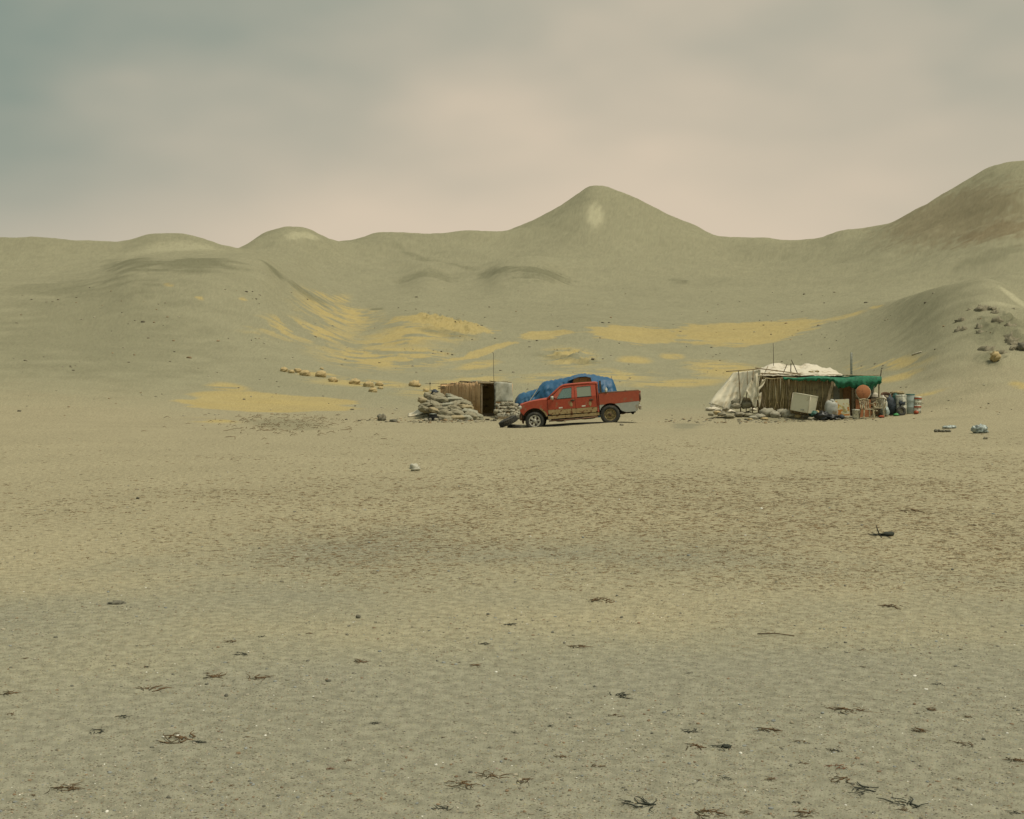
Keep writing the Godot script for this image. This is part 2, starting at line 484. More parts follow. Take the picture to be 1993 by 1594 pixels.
func sand_colour(x: float, z: float, r: float, ys: Array, ss: Array, ps: Array) -> Color:
	var pn := n_patch.get_noise_2d(x, z)
	var big := n_big.get_noise_2d(x * 0.7 + 300.0, z * 0.7)
	# olive grey desert sand; the near gravel is greyer, the trampled flat warmer
	var c := SAND
	var back := -z + pn * 5.0 + big * 4.0
	var trodden := smoothstep(6.0, 14.0, back) * (1.0 - smoothstep(52.0, 75.0, back))
	c = c.lerp(FLAT, trodden * 0.9)
	c = c.lerp(GRAVEL, 1.0 - smoothstep(6.0, 14.0, back))
	if not ys.is_empty():
		var best := 0.0
		var fine := n_small.get_noise_2d(x * 0.16, z * 0.5)
		for zn in ys:
			var w := zone_w(zn, x, z)
			if w > 1.6: continue
			var e: float = w + pn * 0.35 + fine * 0.2
			if zn.s >= 0.8: best = maxf(best, (1.0 - smoothstep(0.86, 1.02, e)))
			else: best = maxf(best, (1.0 - smoothstep(0.5, 1.25, e)) * smoothstep(0.62 - zn.s, 0.78 - zn.s, 0.5 + pn * 0.75 + fine * 0.55 - 0.14))
		c = c.lerp(YELLOW, best * (0.85 + 0.15 * fine))
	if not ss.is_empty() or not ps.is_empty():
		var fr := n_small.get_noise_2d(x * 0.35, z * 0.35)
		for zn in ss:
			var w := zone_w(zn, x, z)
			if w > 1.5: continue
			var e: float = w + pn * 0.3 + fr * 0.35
			c = c.lerp(STONY_SHADE if zn.s < 1.0 else (BROWN if zn.s < 2.0 else STAIN), (1.0 - smoothstep(0.45, 1.15, e)) * fmod(zn.s, 1.0))
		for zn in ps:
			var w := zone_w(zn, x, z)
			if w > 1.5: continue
			c = c.lerp(PALE_LIT, (1.0 - smoothstep(0.5, 1.1, w + pn * 0.25 + fr * 0.2)) * zn.s)
	var k := 1.0 + pn * 0.07 + big * 0.05 + rng.randf_range(-0.07, 0.07)
	return Color(c.r * k, c.g * k, c.b * k)

const SAND := Color(0.352, 0.335, 0.226)
const FLAT := Color(0.43, 0.382, 0.255)
const GRAVEL := Color(0.338, 0.325, 0.245)
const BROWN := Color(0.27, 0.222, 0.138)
const STONY_SHADE := Color(0.225, 0.22, 0.143)  # dark stones, with the shade of slope faces painted in
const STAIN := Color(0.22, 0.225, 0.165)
const PALE_LIT := Color(0.52, 0.49, 0.335)  # pale sand, with the light on hill tops painted in
const YELLOW := Color(0.525, 0.42, 0.19)

func make_terrain() -> void:
	rng.seed = 77
	var rows := PackedFloat64Array([0.0, 0.8])
	var r := 1.2
	while r < 4000.0:
		rows.append(r)
		r *= 1.0125 if r < 40.0 else (1.0062 if r < 190.0 else (1.0095 if r < 620.0 else 1.06))
	rows.append(4000.0)
	var nc := cols.size()
	var nr := rows.size()
	var v := PackedVector3Array(); v.resize(nc * nr)
	var col := PackedColorArray(); col.resize(nc * nr)
	var near := []
	for L in [yellow, stony_shade, pale]:
		var by_row := []
		for j in nr:
			var l := []
			for zn in L:
				var zr := sqrt(zn.x * zn.x + zn.z * zn.z)
				if absf(rows[j] - zr) < zn.reach * 1.2: l.append(zn)
			by_row.append(l)
		near.append(by_row)
	var none := []
	for i in nc:
		var inside := absf(cols[i]) < 25.0
		var s := sin(deg_to_rad(cols[i]))
		var co := cos(deg_to_rad(cols[i]))
		for j in nr:
			var rr := rows[j]
			var x := rr * s
			var z := -rr * co
			var k := i * nr + j
			v[k] = Vector3(x, base(i, rr) + relief(x, z, rr), z)
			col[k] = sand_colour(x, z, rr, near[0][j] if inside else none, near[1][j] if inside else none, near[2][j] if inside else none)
	var nrm := PackedVector3Array(); nrm.resize(nc * nr)
	for i in nc:
		for j in nr:
			var a := v[maxi(i - 1, 0) * nr + j]
			var b := v[mini(i + 1, nc - 1) * nr + j]
			var c := v[i * nr + maxi(j - 1, 0)]
			var d := v[i * nr + mini(j + 1, nr - 1)]
			var n := (b - a).cross(d - c)
			nrm[i * nr + j] = n.normalized() if n.length() > 1e-9 else Vector3.UP
			if nrm[i * nr + j].y < 0.0: nrm[i * nr + j] = -nrm[i * nr + j]
	var ix := PackedInt32Array(); ix.resize((nc - 1) * (nr - 1) * 6)
	var o := 0
	for i in nc - 1:
		for j in nr - 1:
			var a := i * nr + j
			ix[o] = a; ix[o + 1] = a + 1; ix[o + 2] = a + nr + 1
			ix[o + 3] = a; ix[o + 4] = a + nr + 1; ix[o + 5] = a + nr
			o += 6
	var arr := []
	arr.resize(Mesh.ARRAY_MAX)
	arr[Mesh.ARRAY_VERTEX] = v
	arr[Mesh.ARRAY_NORMAL] = nrm
	arr[Mesh.ARRAY_COLOR] = col
	arr[Mesh.ARRAY_INDEX] = ix
	var am := ArrayMesh.new()
	am.add_surface_from_arrays(Mesh.PRIMITIVE_TRIANGLES, arr)
	var m := StandardMaterial3D.new()
	m.vertex_color_use_as_albedo = true
	m.roughness = 1.0
	m.metallic_specular = 0.1
	m.albedo_texture = grain_tex()
	m.uv1_triplanar = true
	m.uv1_world_triplanar = true
	m.uv1_scale = Vector3.ONE * 0.42
	var t := MeshInstance3D.new()
	t.name = "ground"
	t.mesh = am
	t.material_override = m
	t.set_meta("kind", "structure")
	tag(t, "olive grey desert ground rising into smooth dunes", "")
	add_child(t)
	print("terrain ", nc, " x ", nr)

func grain_tex() -> ImageTexture:
	# sand and fine gravel, many grains of mixed tone
	var n1 := FastNoiseLite.new(); n1.seed = 51; n1.frequency = 0.02; n1.fractal_octaves = 4
	var i1 := n1.get_seamless_image(1024, 1024)
	var im := Image.create(1024, 1024, false, Image.FORMAT_RGBA8)
	var g := RandomNumberGenerator.new()
	g.seed = 5
	for y in 1024:
		for x in 1024:
			var k := 0.9 + (i1.get_pixel(x, y).r - 0.5) * 0.22 + g.randf_range(-0.09, 0.09)
			im.set_pixel(x, y, Color(k, k, k * 0.995))
	for n in 15000:
		var x := g.randi_range(0, 1022)
		var y := g.randi_range(0, 1022)
		var k := g.randf_range(0.45, 0.8) if g.randf() < 0.72 else 1.0
		var tone := Color(k, k * g.randf_range(0.9, 1.0), k * g.randf_range(0.82, 1.0))
		var s := 1 + int(g.randf() < 0.6) + int(g.randf() < 0.3) + int(g.randf() < 0.1)
		im.fill_rect(Rect2i(x, y, s + g.randi_range(0, 1), s), tone)
	im.generate_mipmaps()
	return ImageTexture.create_from_image(im)

# ------------------------------------------------------------------ sky
func make_sky() -> ImageTexture:
	var wd := 1024
	var ht := 512
	var c1 := FastNoiseLite.new(); c1.seed = 4; c1.frequency = 1.6; c1.fractal_octaves = 5
	var c2 := FastNoiseLite.new(); c2.seed = 14; c2.frequency = 4.5; c2.fractal_octaves = 4
	var im := Image.create(wd, ht, false, Image.FORMAT_RGBF)
	var warm := Color(0.66, 0.555, 0.425)
	var cool := Color(0.225, 0.288, 0.25)
	for y in ht / 2 + 20:
		var e := 90.0 - 180.0 * (y + 0.5) / ht
		for x in wd:
			var b := wrapf(360.0 * (x + 0.5) / wd, -180.0, 180.0)
			var er := deg_to_rad(maxf(e, 0.0))
			var dir := Vector3(sin(deg_to_rad(b)) * cos(er), sin(er) * 2.6, -cos(deg_to_rad(b)) * cos(er))
			var cl := c1.get_noise_3dv(dir) * 0.5 + c2.get_noise_3dv(dir) * 0.22
			var side := exp(-pow((b - 5.0) / 30.0, 2.0))
			var w := 0.16 + 0.88 * side
			w -= 0.62 * smoothstep(4.0, 20.0, e)
			w += 0.18 * exp(-maxf(e, 0.0) / 4.0)
			w += cl * 0.95 * (0.25 + 0.75 * smoothstep(3.0, 14.0, e))
			var c := cool.lerp(warm, clampf(w, 0.0, 1.0))
			c = c.lerp(Color(0.47, 0.49, 0.44), smoothstep(18.0, 60.0, e))
			c = c * (1.0 / EXPOSURE)
			im.set_pixel(x, y, c)
	for y in range(ht / 2 + 20, ht):
		for x in wd: im.set_pixel(x, y, Color(0.3, 0.27, 0.18))
	return ImageTexture.create_from_image(im)

# ------------------------------------------------------------------ the pickup
# truck space: x runs from nose to tail, y up, z towards the viewer's side; origin on the front axle
func side_z(v: float) -> float:
	return 0.835 - 0.02 * absf(v - 0.5) if v < 0.8 else 0.829 - (v - 0.8) * 0.30

func skin(st: SurfaceTool, poly: Array, s: int, proud := 0.0, thick := 0.03) -> void:
	var f := func(p: Vector2) -> Vector3: return Vector3(p.x, p.y, s * (side_z(p.y) + proud))
	var b := func(p: Vector2) -> Vector3: return Vector3(p.x, p.y, s * (side_z(p.y) + proud - thick))
	if s > 0: prism(st, poly, f, b)
	else: prism(st, poly, b, f)

func arc(cx: float, cy: float, r: float, a0: float, a1: float, n: int) -> Array:
	var o := []
	for k in n + 1:
		var a := deg_to_rad(lerpf(a0, a1, float(k) / n))
		o.append(Vector2(cx + cos(a) * r, cy + sin(a) * r))
	return o

func tyre_mesh(st: SurfaceTool, rad: float, wid: float, xf: Transform3D, rim := 0.235) -> void:
	var h := wid * 0.5
	lathe(st, [Vector2(rim, -h * 0.7), Vector2(rim + 0.02, -h * 0.95), Vector2(rad * 0.82, -h), Vector2(rad * 0.95, -h * 0.86), Vector2(rad, -h * 0.6), Vector2(rad, h * 0.6), Vector2(rad * 0.95, h * 0.86), Vector2(rad * 0.82, h), Vector2(rim + 0.02, h * 0.95), Vector2(rim, h * 0.7), Vector2(rim - 0.01, 0), Vector2(rim, -h * 0.7)], 36, xf)
	# tread blocks
	for k in 30:
		for q in [-0.62, -0.2, 0.2, 0.62]:
			var a := TAU * (k + (0.5 if q > 0 else 0.0)) / 30
			var b := Basis(Vector3.UP, -a)
			box(st, xf * (b * Vector3(rad + 0.004, q * h, 0)), Vector3(0.022, h * 0.34, 0.042), xf.basis * b)

func wheel(t: Node3D, at: Vector3, s: int, kind: int, rad: float) -> void:
	var w := Node3D.new()
	w.name = "wheel"
	t.add_child(w, true)
	w.position = at
	var xf := Transform3D(Basis(Vector3.RIGHT, PI / 2 * s), Vector3.ZERO)   # lathe axis y -> +z * s
	var st := mb()
	tyre_mesh(st, rad, 0.23, xf)
	part(st, "tyre", M.tyre, w)
	st = mb()
	if kind == 0:
		# six-spoke alloy rim
		lathe(st, [Vector2(0.238, -0.08), Vector2(0.215, -0.075), Vector2(0.20, 0.03), Vector2(0.195, 0.095), Vector2(0.225, 0.104), Vector2(0.238, 0.095), Vector2(0.240, 0.07)], 36, xf)
		for k in 6:
			var b := Basis(Vector3.UP, TAU * k / 6 + 0.2)
			for e in [-1, 1]:
				var b2 := Basis(Vector3.UP, TAU * k / 6 + 0.2 + 0.14 * e)
				box(st, xf * (b2 * Vector3(0.135, 0.078, 0)), Vector3(0.15, 0.03, 0.042), xf.basis * b2)
		lathe(st, [Vector2(0.0, 0.105), Vector2(0.045, 0.103), Vector2(0.075, 0.092), Vector2(0.085, 0.06), Vector2(0.0, 0.05)], 18, xf)
		part(st, "rim", M.alloy, w)
		st = mb()
		lathe(st, [Vector2(0.0, 0.02), Vector2(0.205, 0.02), Vector2(0.205, -0.02), Vector2(0.0, -0.02)], 24, xf)
		part(st, "brake_disc", M.rust, w)
	else:
		lathe(st, [Vector2(0.240, -0.08), Vector2(0.236, 0.09), Vector2(0.225, 0.10), Vector2(0.212, 0.085), Vector2(0.20, 0.05), Vector2(0.165, 0.035), Vector2(0.13, 0.06), Vector2(0.09, 0.075), Vector2(0.07, 0.07), Vector2(0.0, 0.07)], 36, xf)
		part(st, "rim", M.steel_tan, w)
		st = mb()
		for k in 14:
			var b := Basis(Vector3.UP, TAU * k / 14)
			lathe(st, [Vector2(0.0, 0.0), Vector2(0.014, 0.0), Vector2(0.014, 0.008), Vector2(0.0, 0.008)], 8, xf * Transform3D(b, b * Vector3(0.178, 0.038, 0)))
		part(st, "vent_hole", M.dark, w).set_meta("kind", "stuff")
		st = mb()
		lathe(st, [Vector2(0.045, 0.07), Vector2(0.045, 0.12), Vector2(0.03, 0.135), Vector2(0.0, 0.135)], 16, xf)
		part(st, "hub", M.rust, w)
		st = mb()
		for k in 6:
			var b := Basis(Vector3.UP, TAU * k / 6)
			lathe(st, [Vector2(0.012, 0.0), Vector2(0.012, 0.02), Vector2(0.0, 0.022)], 6, xf * Transform3D(b, b * Vector3(0.075, 0.072, 0)))
		part(st, "wheel_nut", M.rust, w).set_meta("kind", "stuff")

func door(t: Node3D, s: int, lower: Array, primer: Array, frame: Array, hole: Array, pane_mat: Material, handle_at: Vector2, sticker: Vector2) -> void:
	var d := Node3D.new()
	d.name = "door"
	t.add_child(d, true)
	var st := mb()
	skin(st, lower, s)
	part(st, "door_panel", M.red, d)
	st = mb()
	skin(st, primer, s, -0.003)
	part(st, "lower_panel", M.primer, d).set_meta("label", "bare tan primer along the door bottom")
	# window frame as separate bars so that the opening is real
	st = mb()
	for f in frame: skin(st, f, s, 0.0, 0.035)
	part(st, "window_frame", M.red, d)
	st = mb()
	skin(st, hole, s, -0.016, 0.006)
	part(st, "window", pane_mat, d)
	st = mb()
	# a rubber strip under the pane
	skin(st, [hole[0] + Vector2(0, -0.02), hole[1] + Vector2(0, -0.02), hole[1] + Vector2(0, 0.006), hole[0] + Vector2(0, 0.006)], s, 0.004, 0.02)
	part(st, "window_seal", M.dark, d)
	st = mb()
	var hz := side_z(handle_at.y)
	lump(st, Vector3(handle_at.x, handle_at.y, s * (hz + 0.012)), Vector3(0.085, 0.03, 0.022), 3, 0.05, 3.0, 10, 6)
	part(st, "handle", M.wood_dark, d)
	if s > 0:
		st = mb()
		box(st, Vector3(sticker.x, sticker.y, side_z(sticker.y) + 0.001), Vector3(0.15, 0.05, 0.006), Basis(Vector3.BACK, 0.03))
		part(st, "reflector_sticker", M.white_sticker, d)
		st = mb()
		lump(st, Vector3(handle_at.x - 0.06, handle_at.y - 0.15, side_z(0.5) - 0.004), Vector3(0.055, 0.11, 0.009), 40 + int(handle_at.x * 10), 0.7, 2.0, 12, 8)
		part(st, "rust_patch", M.primer, d)

func pickup() -> void:
	var t := thing("pickup_truck", "battered red crew cab pickup truck with grey lower bed sides", "truck")
	# wheels: front axle low in the sand, tail up; nose a little farther away than the tail
	var pitch := deg_to_rad(4.9)
	var yaw := deg_to_rad(-5.0)
	t.basis = Basis(Vector3.UP, -yaw * -1.0) * Basis(Vector3.BACK, pitch)
	var near_hub := W(1041, 819.6, 49.0)
	t.position = near_hub - t.basis * Vector3(0, 0, 0.74)
	var st: SurfaceTool
	for s in [1, -1]:
		wheel(t, Vector3(0, 0, s * 0.74), s, 0, 0.36)
		wheel(t, Vector3(2.99, 0.01, s * 0.74), s, 1, 0.375)
		# front fender with its arch
		st = mb()
		var fender := [Vector2(-0.55, 0.44), Vector2(-0.53, 0.60), Vector2(-0.46, 0.69), Vector2(-0.25, 0.755), Vector2(0.0, 0.795), Vector2(0.30, 0.815), Vector2(0.555, 0.82), Vector2(0.555, 0.20)]
		fender.append_array(arc(0.01, 0.03, 0.485, 20.0, 152.0, 14))
		skin(st, fender, s)
		part(st, "front_fender", M.red, t)
		st = mb()
		for k in 10:
			var a0 := deg_to_rad(lerpf(14.0, 60.0, k / 10.0)); var a1 := deg_to_rad(lerpf(14.0, 60.0, (k + 1) / 10.0))
			skin(st, [Vector2(0.01 + cos(a0) * 0.475, 0.03 + sin(a0) * 0.475), Vector2(0.01 + cos(a0) * 0.54, 0.03 + sin(a0) * 0.54), Vector2(0.01 + cos(a1) * 0.54, 0.03 + sin(a1) * 0.54), Vector2(0.01 + cos(a1) * 0.475, 0.03 + sin(a1) * 0.475)], s, 0.008, 0.03)
		part(st, "arch_trim", M.primer, t)
		# inner wheel arches
		for ax in [0.01, 3.0]:
			st = mb()
			var r2 := 0.48 if ax < 1.0 else 0.45
			for k in 12:
				var a0 := PI * k / 12; var a1 := PI * (k + 1) / 12
				var p0 := Vector3(ax + cos(a0) * r2, 0.03 + sin(a0) * r2, s * 0.79); var p1 := Vector3(ax + cos(a1) * r2, 0.03 + sin(a1) * r2, s * 0.79)
				var q := Vector3(0, 0, -s * 0.36)
				quad(st, p0, p1, p1 + q, p0 + q)
				tri(st, p0 + q, p1 + q, Vector3(ax, 0.03, s * 0.43))
			part(st, "wheel_well", M.underseal, t)
		# doors: seams of 12 mm between panels
		door(t, s, [Vector2(0.57, 0.40), Vector2(1.655, 0.375), Vector2(1.655, 0.80), Vector2(0.62, 0.80), Vector2(0.57, 0.76)],
			[Vector2(0.57, 0.24), Vector2(0.66, 0.19), Vector2(1.655, 0.18), Vector2(1.655, 0.372), Vector2(0.57, 0.397)],
			[[Vector2(0.66, 0.803), Vector2(0.92, 0.803), Vector2(1.20, 1.19), Vector2(1.19, 1.26), Vector2(1.11, 1.235)], [Vector2(1.19, 1.195), Vector2(1.56, 1.222), Vector2(1.60, 1.285), Vector2(1.19, 1.265)], [Vector2(1.53, 0.803), Vector2(1.655, 0.803), Vector2(1.655, 1.285), Vector2(1.57, 1.285)], [Vector2(0.80, 0.803), Vector2(0.96, 0.803), Vector2(0.96, 0.86)]],
			[Vector2(0.90, 0.805), Vector2(1.54, 0.805), Vector2(1.57, 1.23), Vector2(1.20, 1.205)], M.glass, Vector2(1.56, 0.70), Vector2(1.07, 0.445))
		door(t, s, [Vector2(1.667, 0.375), Vector2(2.50, 0.365), Vector2(2.50, 0.80), Vector2(1.667, 0.80)],
			[Vector2(1.667, 0.18), Vector2(2.44, 0.16), Vector2(2.50, 0.22), Vector2(2.50, 0.362), Vector2(1.667, 0.372)],
			[[Vector2(1.667, 0.803), Vector2(1.755, 0.803), Vector2(1.755, 1.285), Vector2(1.667, 1.285)], [Vector2(1.755, 1.212), Vector2(2.32, 1.212), Vector2(2.32, 1.285), Vector2(1.755, 1.285)], [Vector2(2.32, 0.803), Vector2(2.50, 0.803), Vector2(2.50, 1.27), Vector2(2.45, 1.285), Vector2(2.32, 1.285)]],
			[Vector2(1.745, 0.805), Vector2(2.33, 0.805), Vector2(2.33, 1.22), Vector2(1.745, 1.22)], M.dust_glass, Vector2(2.30, 0.66), Vector2(1.98, 0.44))
		# cab rear corner and sill
		st = mb()
		skin(st, [Vector2(2.512, 0.16), Vector2(2.575, 0.16), Vector2(2.575, 1.20), Vector2(2.53, 1.285), Vector2(2.512, 1.285)], s)
		part(st, "cab_corner", M.red, t)
		st = mb(false)
		skin(st, [Vector2(0.54, 0.03), Vector2(2.57, 0.02), Vector2(2.57, 0.135), Vector2(0.54, 0.155)], s, -0.012, 0.10)
		part(st, "sill", M.primer, t)
		st = mb()
		tube(st, [Vector3(0.56, -0.04, s * 0.80), Vector3(1.5, -0.055, s * 0.84), Vector3(2.5, -0.03, s * 0.80)], [0.03], 8)
		part(st, "step_bar", M.rust, t)
		# bed side: red above, grey below, the wheel arch cut from both
		st = mb()
		var upp := [Vector2(2.60, 0.425)]
		upp.append_array(arc(3.0, 0.03, 0.435, 114.0, 66.0, 8))
		upp.append_array([Vector2(4.17, 0.455), Vector2(4.19, 0.86), Vector2(2.60, 0.875)])
		skin(st, upp, s)
		part(st, "bed_side", M.bed_red, t)
		var frontp := [Vector2(2.60, 0.422)]
		frontp.append_array(arc(3.0, 0.03, 0.435, 115.7, 154.0, 6))
		frontp.append(Vector2(2.60, 0.19))
		var rearp := arc(3.0, 0.03, 0.435, 62.0, 20.0, 8)
		rearp.append_array([Vector2(3.47, 0.12), Vector2(3.62, 0.06), Vector2(4.06, 0.06), Vector2(4.13, 0.20), Vector2(4.165, 0.452)])
		for lowp in [frontp, rearp]:
			st = mb()
			skin(st, lowp, s, -0.004)
			part(st, "bed_lower_side", M.bed_grey, t)
		st = mb()
		tube(st, [Vector3(2.60, 0.885, s * 0.79), Vector3(4.19, 0.87, s * 0.79)], [0.022], 8)
		part(st, "bed_rail", M.rust, t)
		# tail lamp, headlamp, mirror
		st = mb()
		lump(st, Vector3(4.20, 0.62, s * 0.76), Vector3(0.05, 0.15, 0.06), 5, 0.1, 4.0)
		part(st, "tail_lamp", M.rust, t)
		st = mb()
		lump(st, Vector3(-0.515, 0.575, s * 0.70), Vector3(0.07, 0.085, 0.15), 6, 0.06, 4.0, 16, 10)
		part(st, "headlight", M.lamp, t)
		st = mb()
		lump(st, Vector3(-0.53, 0.46, s * 0.74), Vector3(0.045, 0.04, 0.09), 7, 0.06, 4.0)
		part(st, "indicator", M.mirror, t)
		st = mb()
		tube(st, [Vector3(0.86, 0.85, s * 0.80), Vector3(0.80, 0.83, s * 0.93)], [0.022], 6)
		var mr := part(st, "mirror", M.dark, t)
		st = mb()
		lump(st, Vector3(0.77, 0.86, s * 0.97), Vector3(0.06, 0.075, 0.10), 8, 0.05, 3.5, 12, 8)
		part(st, "mirror_housing", M.mirror, mr)
	# hood: crowned sheet from cowl to nose
	st = mb()
	var g := []
	for j in 11:
		var row := []
		var u := j / 10.0
		for i in 15:
			var q := i / 14.0 * 2.0 - 1.0
			var x := lerpf(0.60, -0.53, u)
			var y := lerpf(0.865, 0.71, pow(u, 1.7)) - 0.045 * q * q - 0.05 * pow(absf(q), 8.0)
			row.append(Vector3(x - 0.05 * (1.0 - q * q) * u, y, q * 0.80))
		g.append(row)
	sheet(st, g, 0.02)
	part(st, "hood", M.red, t)
	# nose: grille, bumper remains
	st = mb()
	box(st, Vector3(-0.545, 0.56, 0), Vector3(0.05, 0.16, 1.08))
	var gr := part(st, "grille", M.dark, t)
	for k in 4:
		st = mb()
		box(st, Vector3(-0.577, 0.50 + k * 0.04, 0), Vector3(0.018, 0.014, 1.06))
		part(st, "grille_bar", M.galv, gr)
	st = mb()
	box(st, Vector3(-0.50, 0.30, 0), Vector3(0.10, 0.26, 1.50))
	lump(st, Vector3(-0.54, 0.20, 0), Vector3(0.08, 0.14, 0.80), 12, 0.2, 5.0)
	lump(st, Vector3(-0.48, 0.05, 0.60), Vector3(0.05, 0.13, 0.07), 13, 0.4)
	part(st, "front_bumper", M.rust, t)
	# cab: roof, pillars, glass, back
	st = mb()
	g = []
	for j in 17:
		var row := []
		var x := lerpf(1.10, 2.575, j / 16.0)
		for i in 13:
			var q := i / 12.0 * 2.0 - 1.0
			var y := 1.335 + 0.012 * sin((x - 1.1) * 2.1) - 0.035 * q * q - 0.07 * smoothstep(1.24, 1.08, x) - 0.03 * smoothstep(2.48, 2.6, x)
			row.append(Vector3(x, y, q * 0.70))
		g.append(row)
	sheet(st, g, -0.03)
	part(st, "roof", M.red, t)
	st = mb()
	sheet(st, [[Vector3(0.585, 0.83, -0.72), Vector3(0.555, 0.84, -0.3), Vector3(0.555, 0.84, 0.3), Vector3(0.585, 0.83, 0.72)], [Vector3(1.125, 1.255, -0.63), Vector3(1.10, 1.262, -0.3), Vector3(1.10, 1.262, 0.3), Vector3(1.125, 1.255, 0.63)]], 0.008)
	part(st, "windshield", M.glass, t)
	for s in [1, -1]:
		st = mb()
		tube(st, [Vector3(0.56, 0.82, s * 0.80), Vector3(0.84, 1.055, s * 0.745), Vector3(1.12, 1.265, s * 0.68), Vector3(1.24, 1.30, s * 0.672), Vector3(1.6, 1.315, s * 0.672), Vector3(2.2, 1.315, s * 0.672), Vector3(2.54, 1.27, s * 0.675)], [0.042, 0.042, 0.045, 0.034, 0.032, 0.032, 0.032], 8)
		part(st, "roof_pillar", M.red, t)
	st = mb(false)
	box(st, Vector3(2.56, 0.55, 0), Vector3(0.03, 0.74, 1.62))
	box(st, Vector3(2.56, 1.24, 0), Vector3(0.03, 0.10, 1.36))
	for s in [1, -1]: box(st, Vector3(2.56, 1.05, s * 0.62), Vector3(0.03, 0.30, 0.26))
	part(st, "cab_back", M.red, t)
	st = mb()
	box(st, Vector3(2.562, 1.055, 0), Vector3(0.008, 0.26, 0.98))
	part(st, "rear_window", M.dust_glass, t)
	# inside: floor, dashboard, seats, steering wheel
	st = mb()
	box(st, Vector3(1.56, 0.20, 0), Vector3(1.96, 0.06, 1.56))
	box(st, Vector3(0.58, 0.50, 0), Vector3(0.04, 0.58, 1.56))
	part(st, "cab_floor", M.dark, t)
	st = mb()
	lump(st, Vector3(0.72, 0.74, 0), Vector3(0.16, 0.11, 0.70), 14, 0.1, 4.0)
	part(st, "dashboard", M.dark, t)
	for s in [1, -1]:
		st = mb()
		lump(st, Vector3(1.35, 0.42, s * 0.36), Vector3(0.24, 0.11, 0.25), 15, 0.08, 3.5)
		lump(st, Vector3(1.55, 0.70, s * 0.36), Vector3(0.08, 0.30, 0.23), 16, 0.08, 3.5)
		lump(st, Vector3(1.58, 1.05, s * 0.36), Vector3(0.045, 0.08, 0.12), 17, 0.05, 3.0)
		part(st, "seat", M.dark, t)
	st = mb()
	lump(st, Vector3(2.22, 0.45, 0), Vector3(0.25, 0.12, 0.70), 18, 0.06, 4.0)
	lump(st, Vector3(2.44, 0.68, 0), Vector3(0.08, 0.26, 0.70), 19, 0.06, 4.0)
	part(st, "rear_bench", M.dark, t)
	st = mb()
	var ring := []
	for k in 19: ring.append(Vector3(0.99 + 0.07 * sin(TAU * k / 18), 0.82 + 0.17 * sin(TAU * k / 18), 0.36 + 0.18 * cos(TAU * k / 18)))
	tube(st, ring, [0.016], 6)
	part(st, "steering_wheel", M.dark, t)
	# bed
	st = mb(false)
	box(st, Vector3(3.39, 0.36, 0), Vector3(1.58, 0.04, 1.46))
	box(st, Vector3(2.62, 0.63, 0), Vector3(0.03, 0.50, 1.58))
	part(st, "bed_floor", M.rust, t)
	st = mb(false)
	box(st, Vector3(4.215, 0.63, 0), Vector3(0.04, 0.44, 1.50), Basis(Vector3.BACK, -0.10))
	part(st, "tailgate", M.bed_red, t)
	st = mb()
	box(st, Vector3(4.19, 0.18, 0), Vector3(0.08, 0.14, 1.54))
	part(st, "rear_bumper", M.bed_grey, t)
	st = mb()
	tube(st, [Vector3(3.30, 0.02, 0.52), Vector3(3.50, 0.0, 0.62), Vector3(3.66, 0.05, 0.70)], [0.028], 7)
	part(st, "exhaust_pipe", M.rust, t)
	st = mb()
	lump(st, Vector3(3.88, 0.0, 0.45), Vector3(0.06, 0.06, 0.06), 20, 0.2)
	box(st, Vector3(3.88, 0.05, 0.45), Vector3(0.03, 0.08, 0.03))
	part(st, "tow_hook", M.dark, t)
	# frame and axles
	st = mb(false)
	for s in [1, -1]:
		box(st, Vector3(1.8, 0.06, s * 0.42), Vector3(4.4, 0.12, 0.08))
		lump(st, Vector3(1.0, -0.04, s * 0.3), Vector3(0.22, 0.08, 0.12), 31, 0.3)
		lump(st, Vector3(2.1, 0.0, s * 0.45), Vector3(0.35, 0.10, 0.13), 32, 0.2, 4.0)
	part(st, "chassis_frame", M.dark, t)
	for ax in [0.0, 2.99]:
		st = mb()
		tube(st, [Vector3(ax, 0, -0.66), Vector3(ax, 0, 0.66)], [0.045], 8)
		lump(st, Vector3(ax, 0.0, 0.05), Vector3(0.13, 0.13, 0.15), 33, 0.1)
		part(st, "axle", M.rust, t)
	st = mb()
	box(st, Vector3(0.1, 0.50, 0), Vector3(0.75, 0.30, 0.8))
	part(st, "engine", M.dark, t)
	# things carried
	var q := t.basis
	var o := t.position
	st = mb(false)
	box(st, Vector3(0, 0.42, 0), Vector3(0.075, 1.0, 0.16))
	var a := solo(st, "upright_plank", M.wood_dark, "dark upright plank standing in the truck bed behind the cab", "plank", o + q * Vector3(2.69, 0.46, 0.66))
	a.basis = q
	st = mb()
	lathe(st, [Vector2(0, 0), Vector2(0.05, 0), Vector2(0.055, 0.02), Vector2(0.055, 0.13), Vector2(0.022, 0.17), Vector2(0.022, 0.2), Vector2(0, 0.2)], 14)
	a = solo(st, "plastic_bottle", M.plastic_white, "small white bottle on the near rim of the truck bed", "bottle", o + q * Vector3(2.90, 0.9, 0.79))

func hose() -> void:
	var st := mb()
	var pts := []
	for k in 15: pts.append(G(lerpf(1062, 1176, k / 14.0), 48.25 + 0.12 * sin(k * 1.3), 0.015))
	tube(st, pts, [0.022], 6)
	solo(st, "black_hose", M.dark, "thin black hose lying on the sand along the truck", "hose")

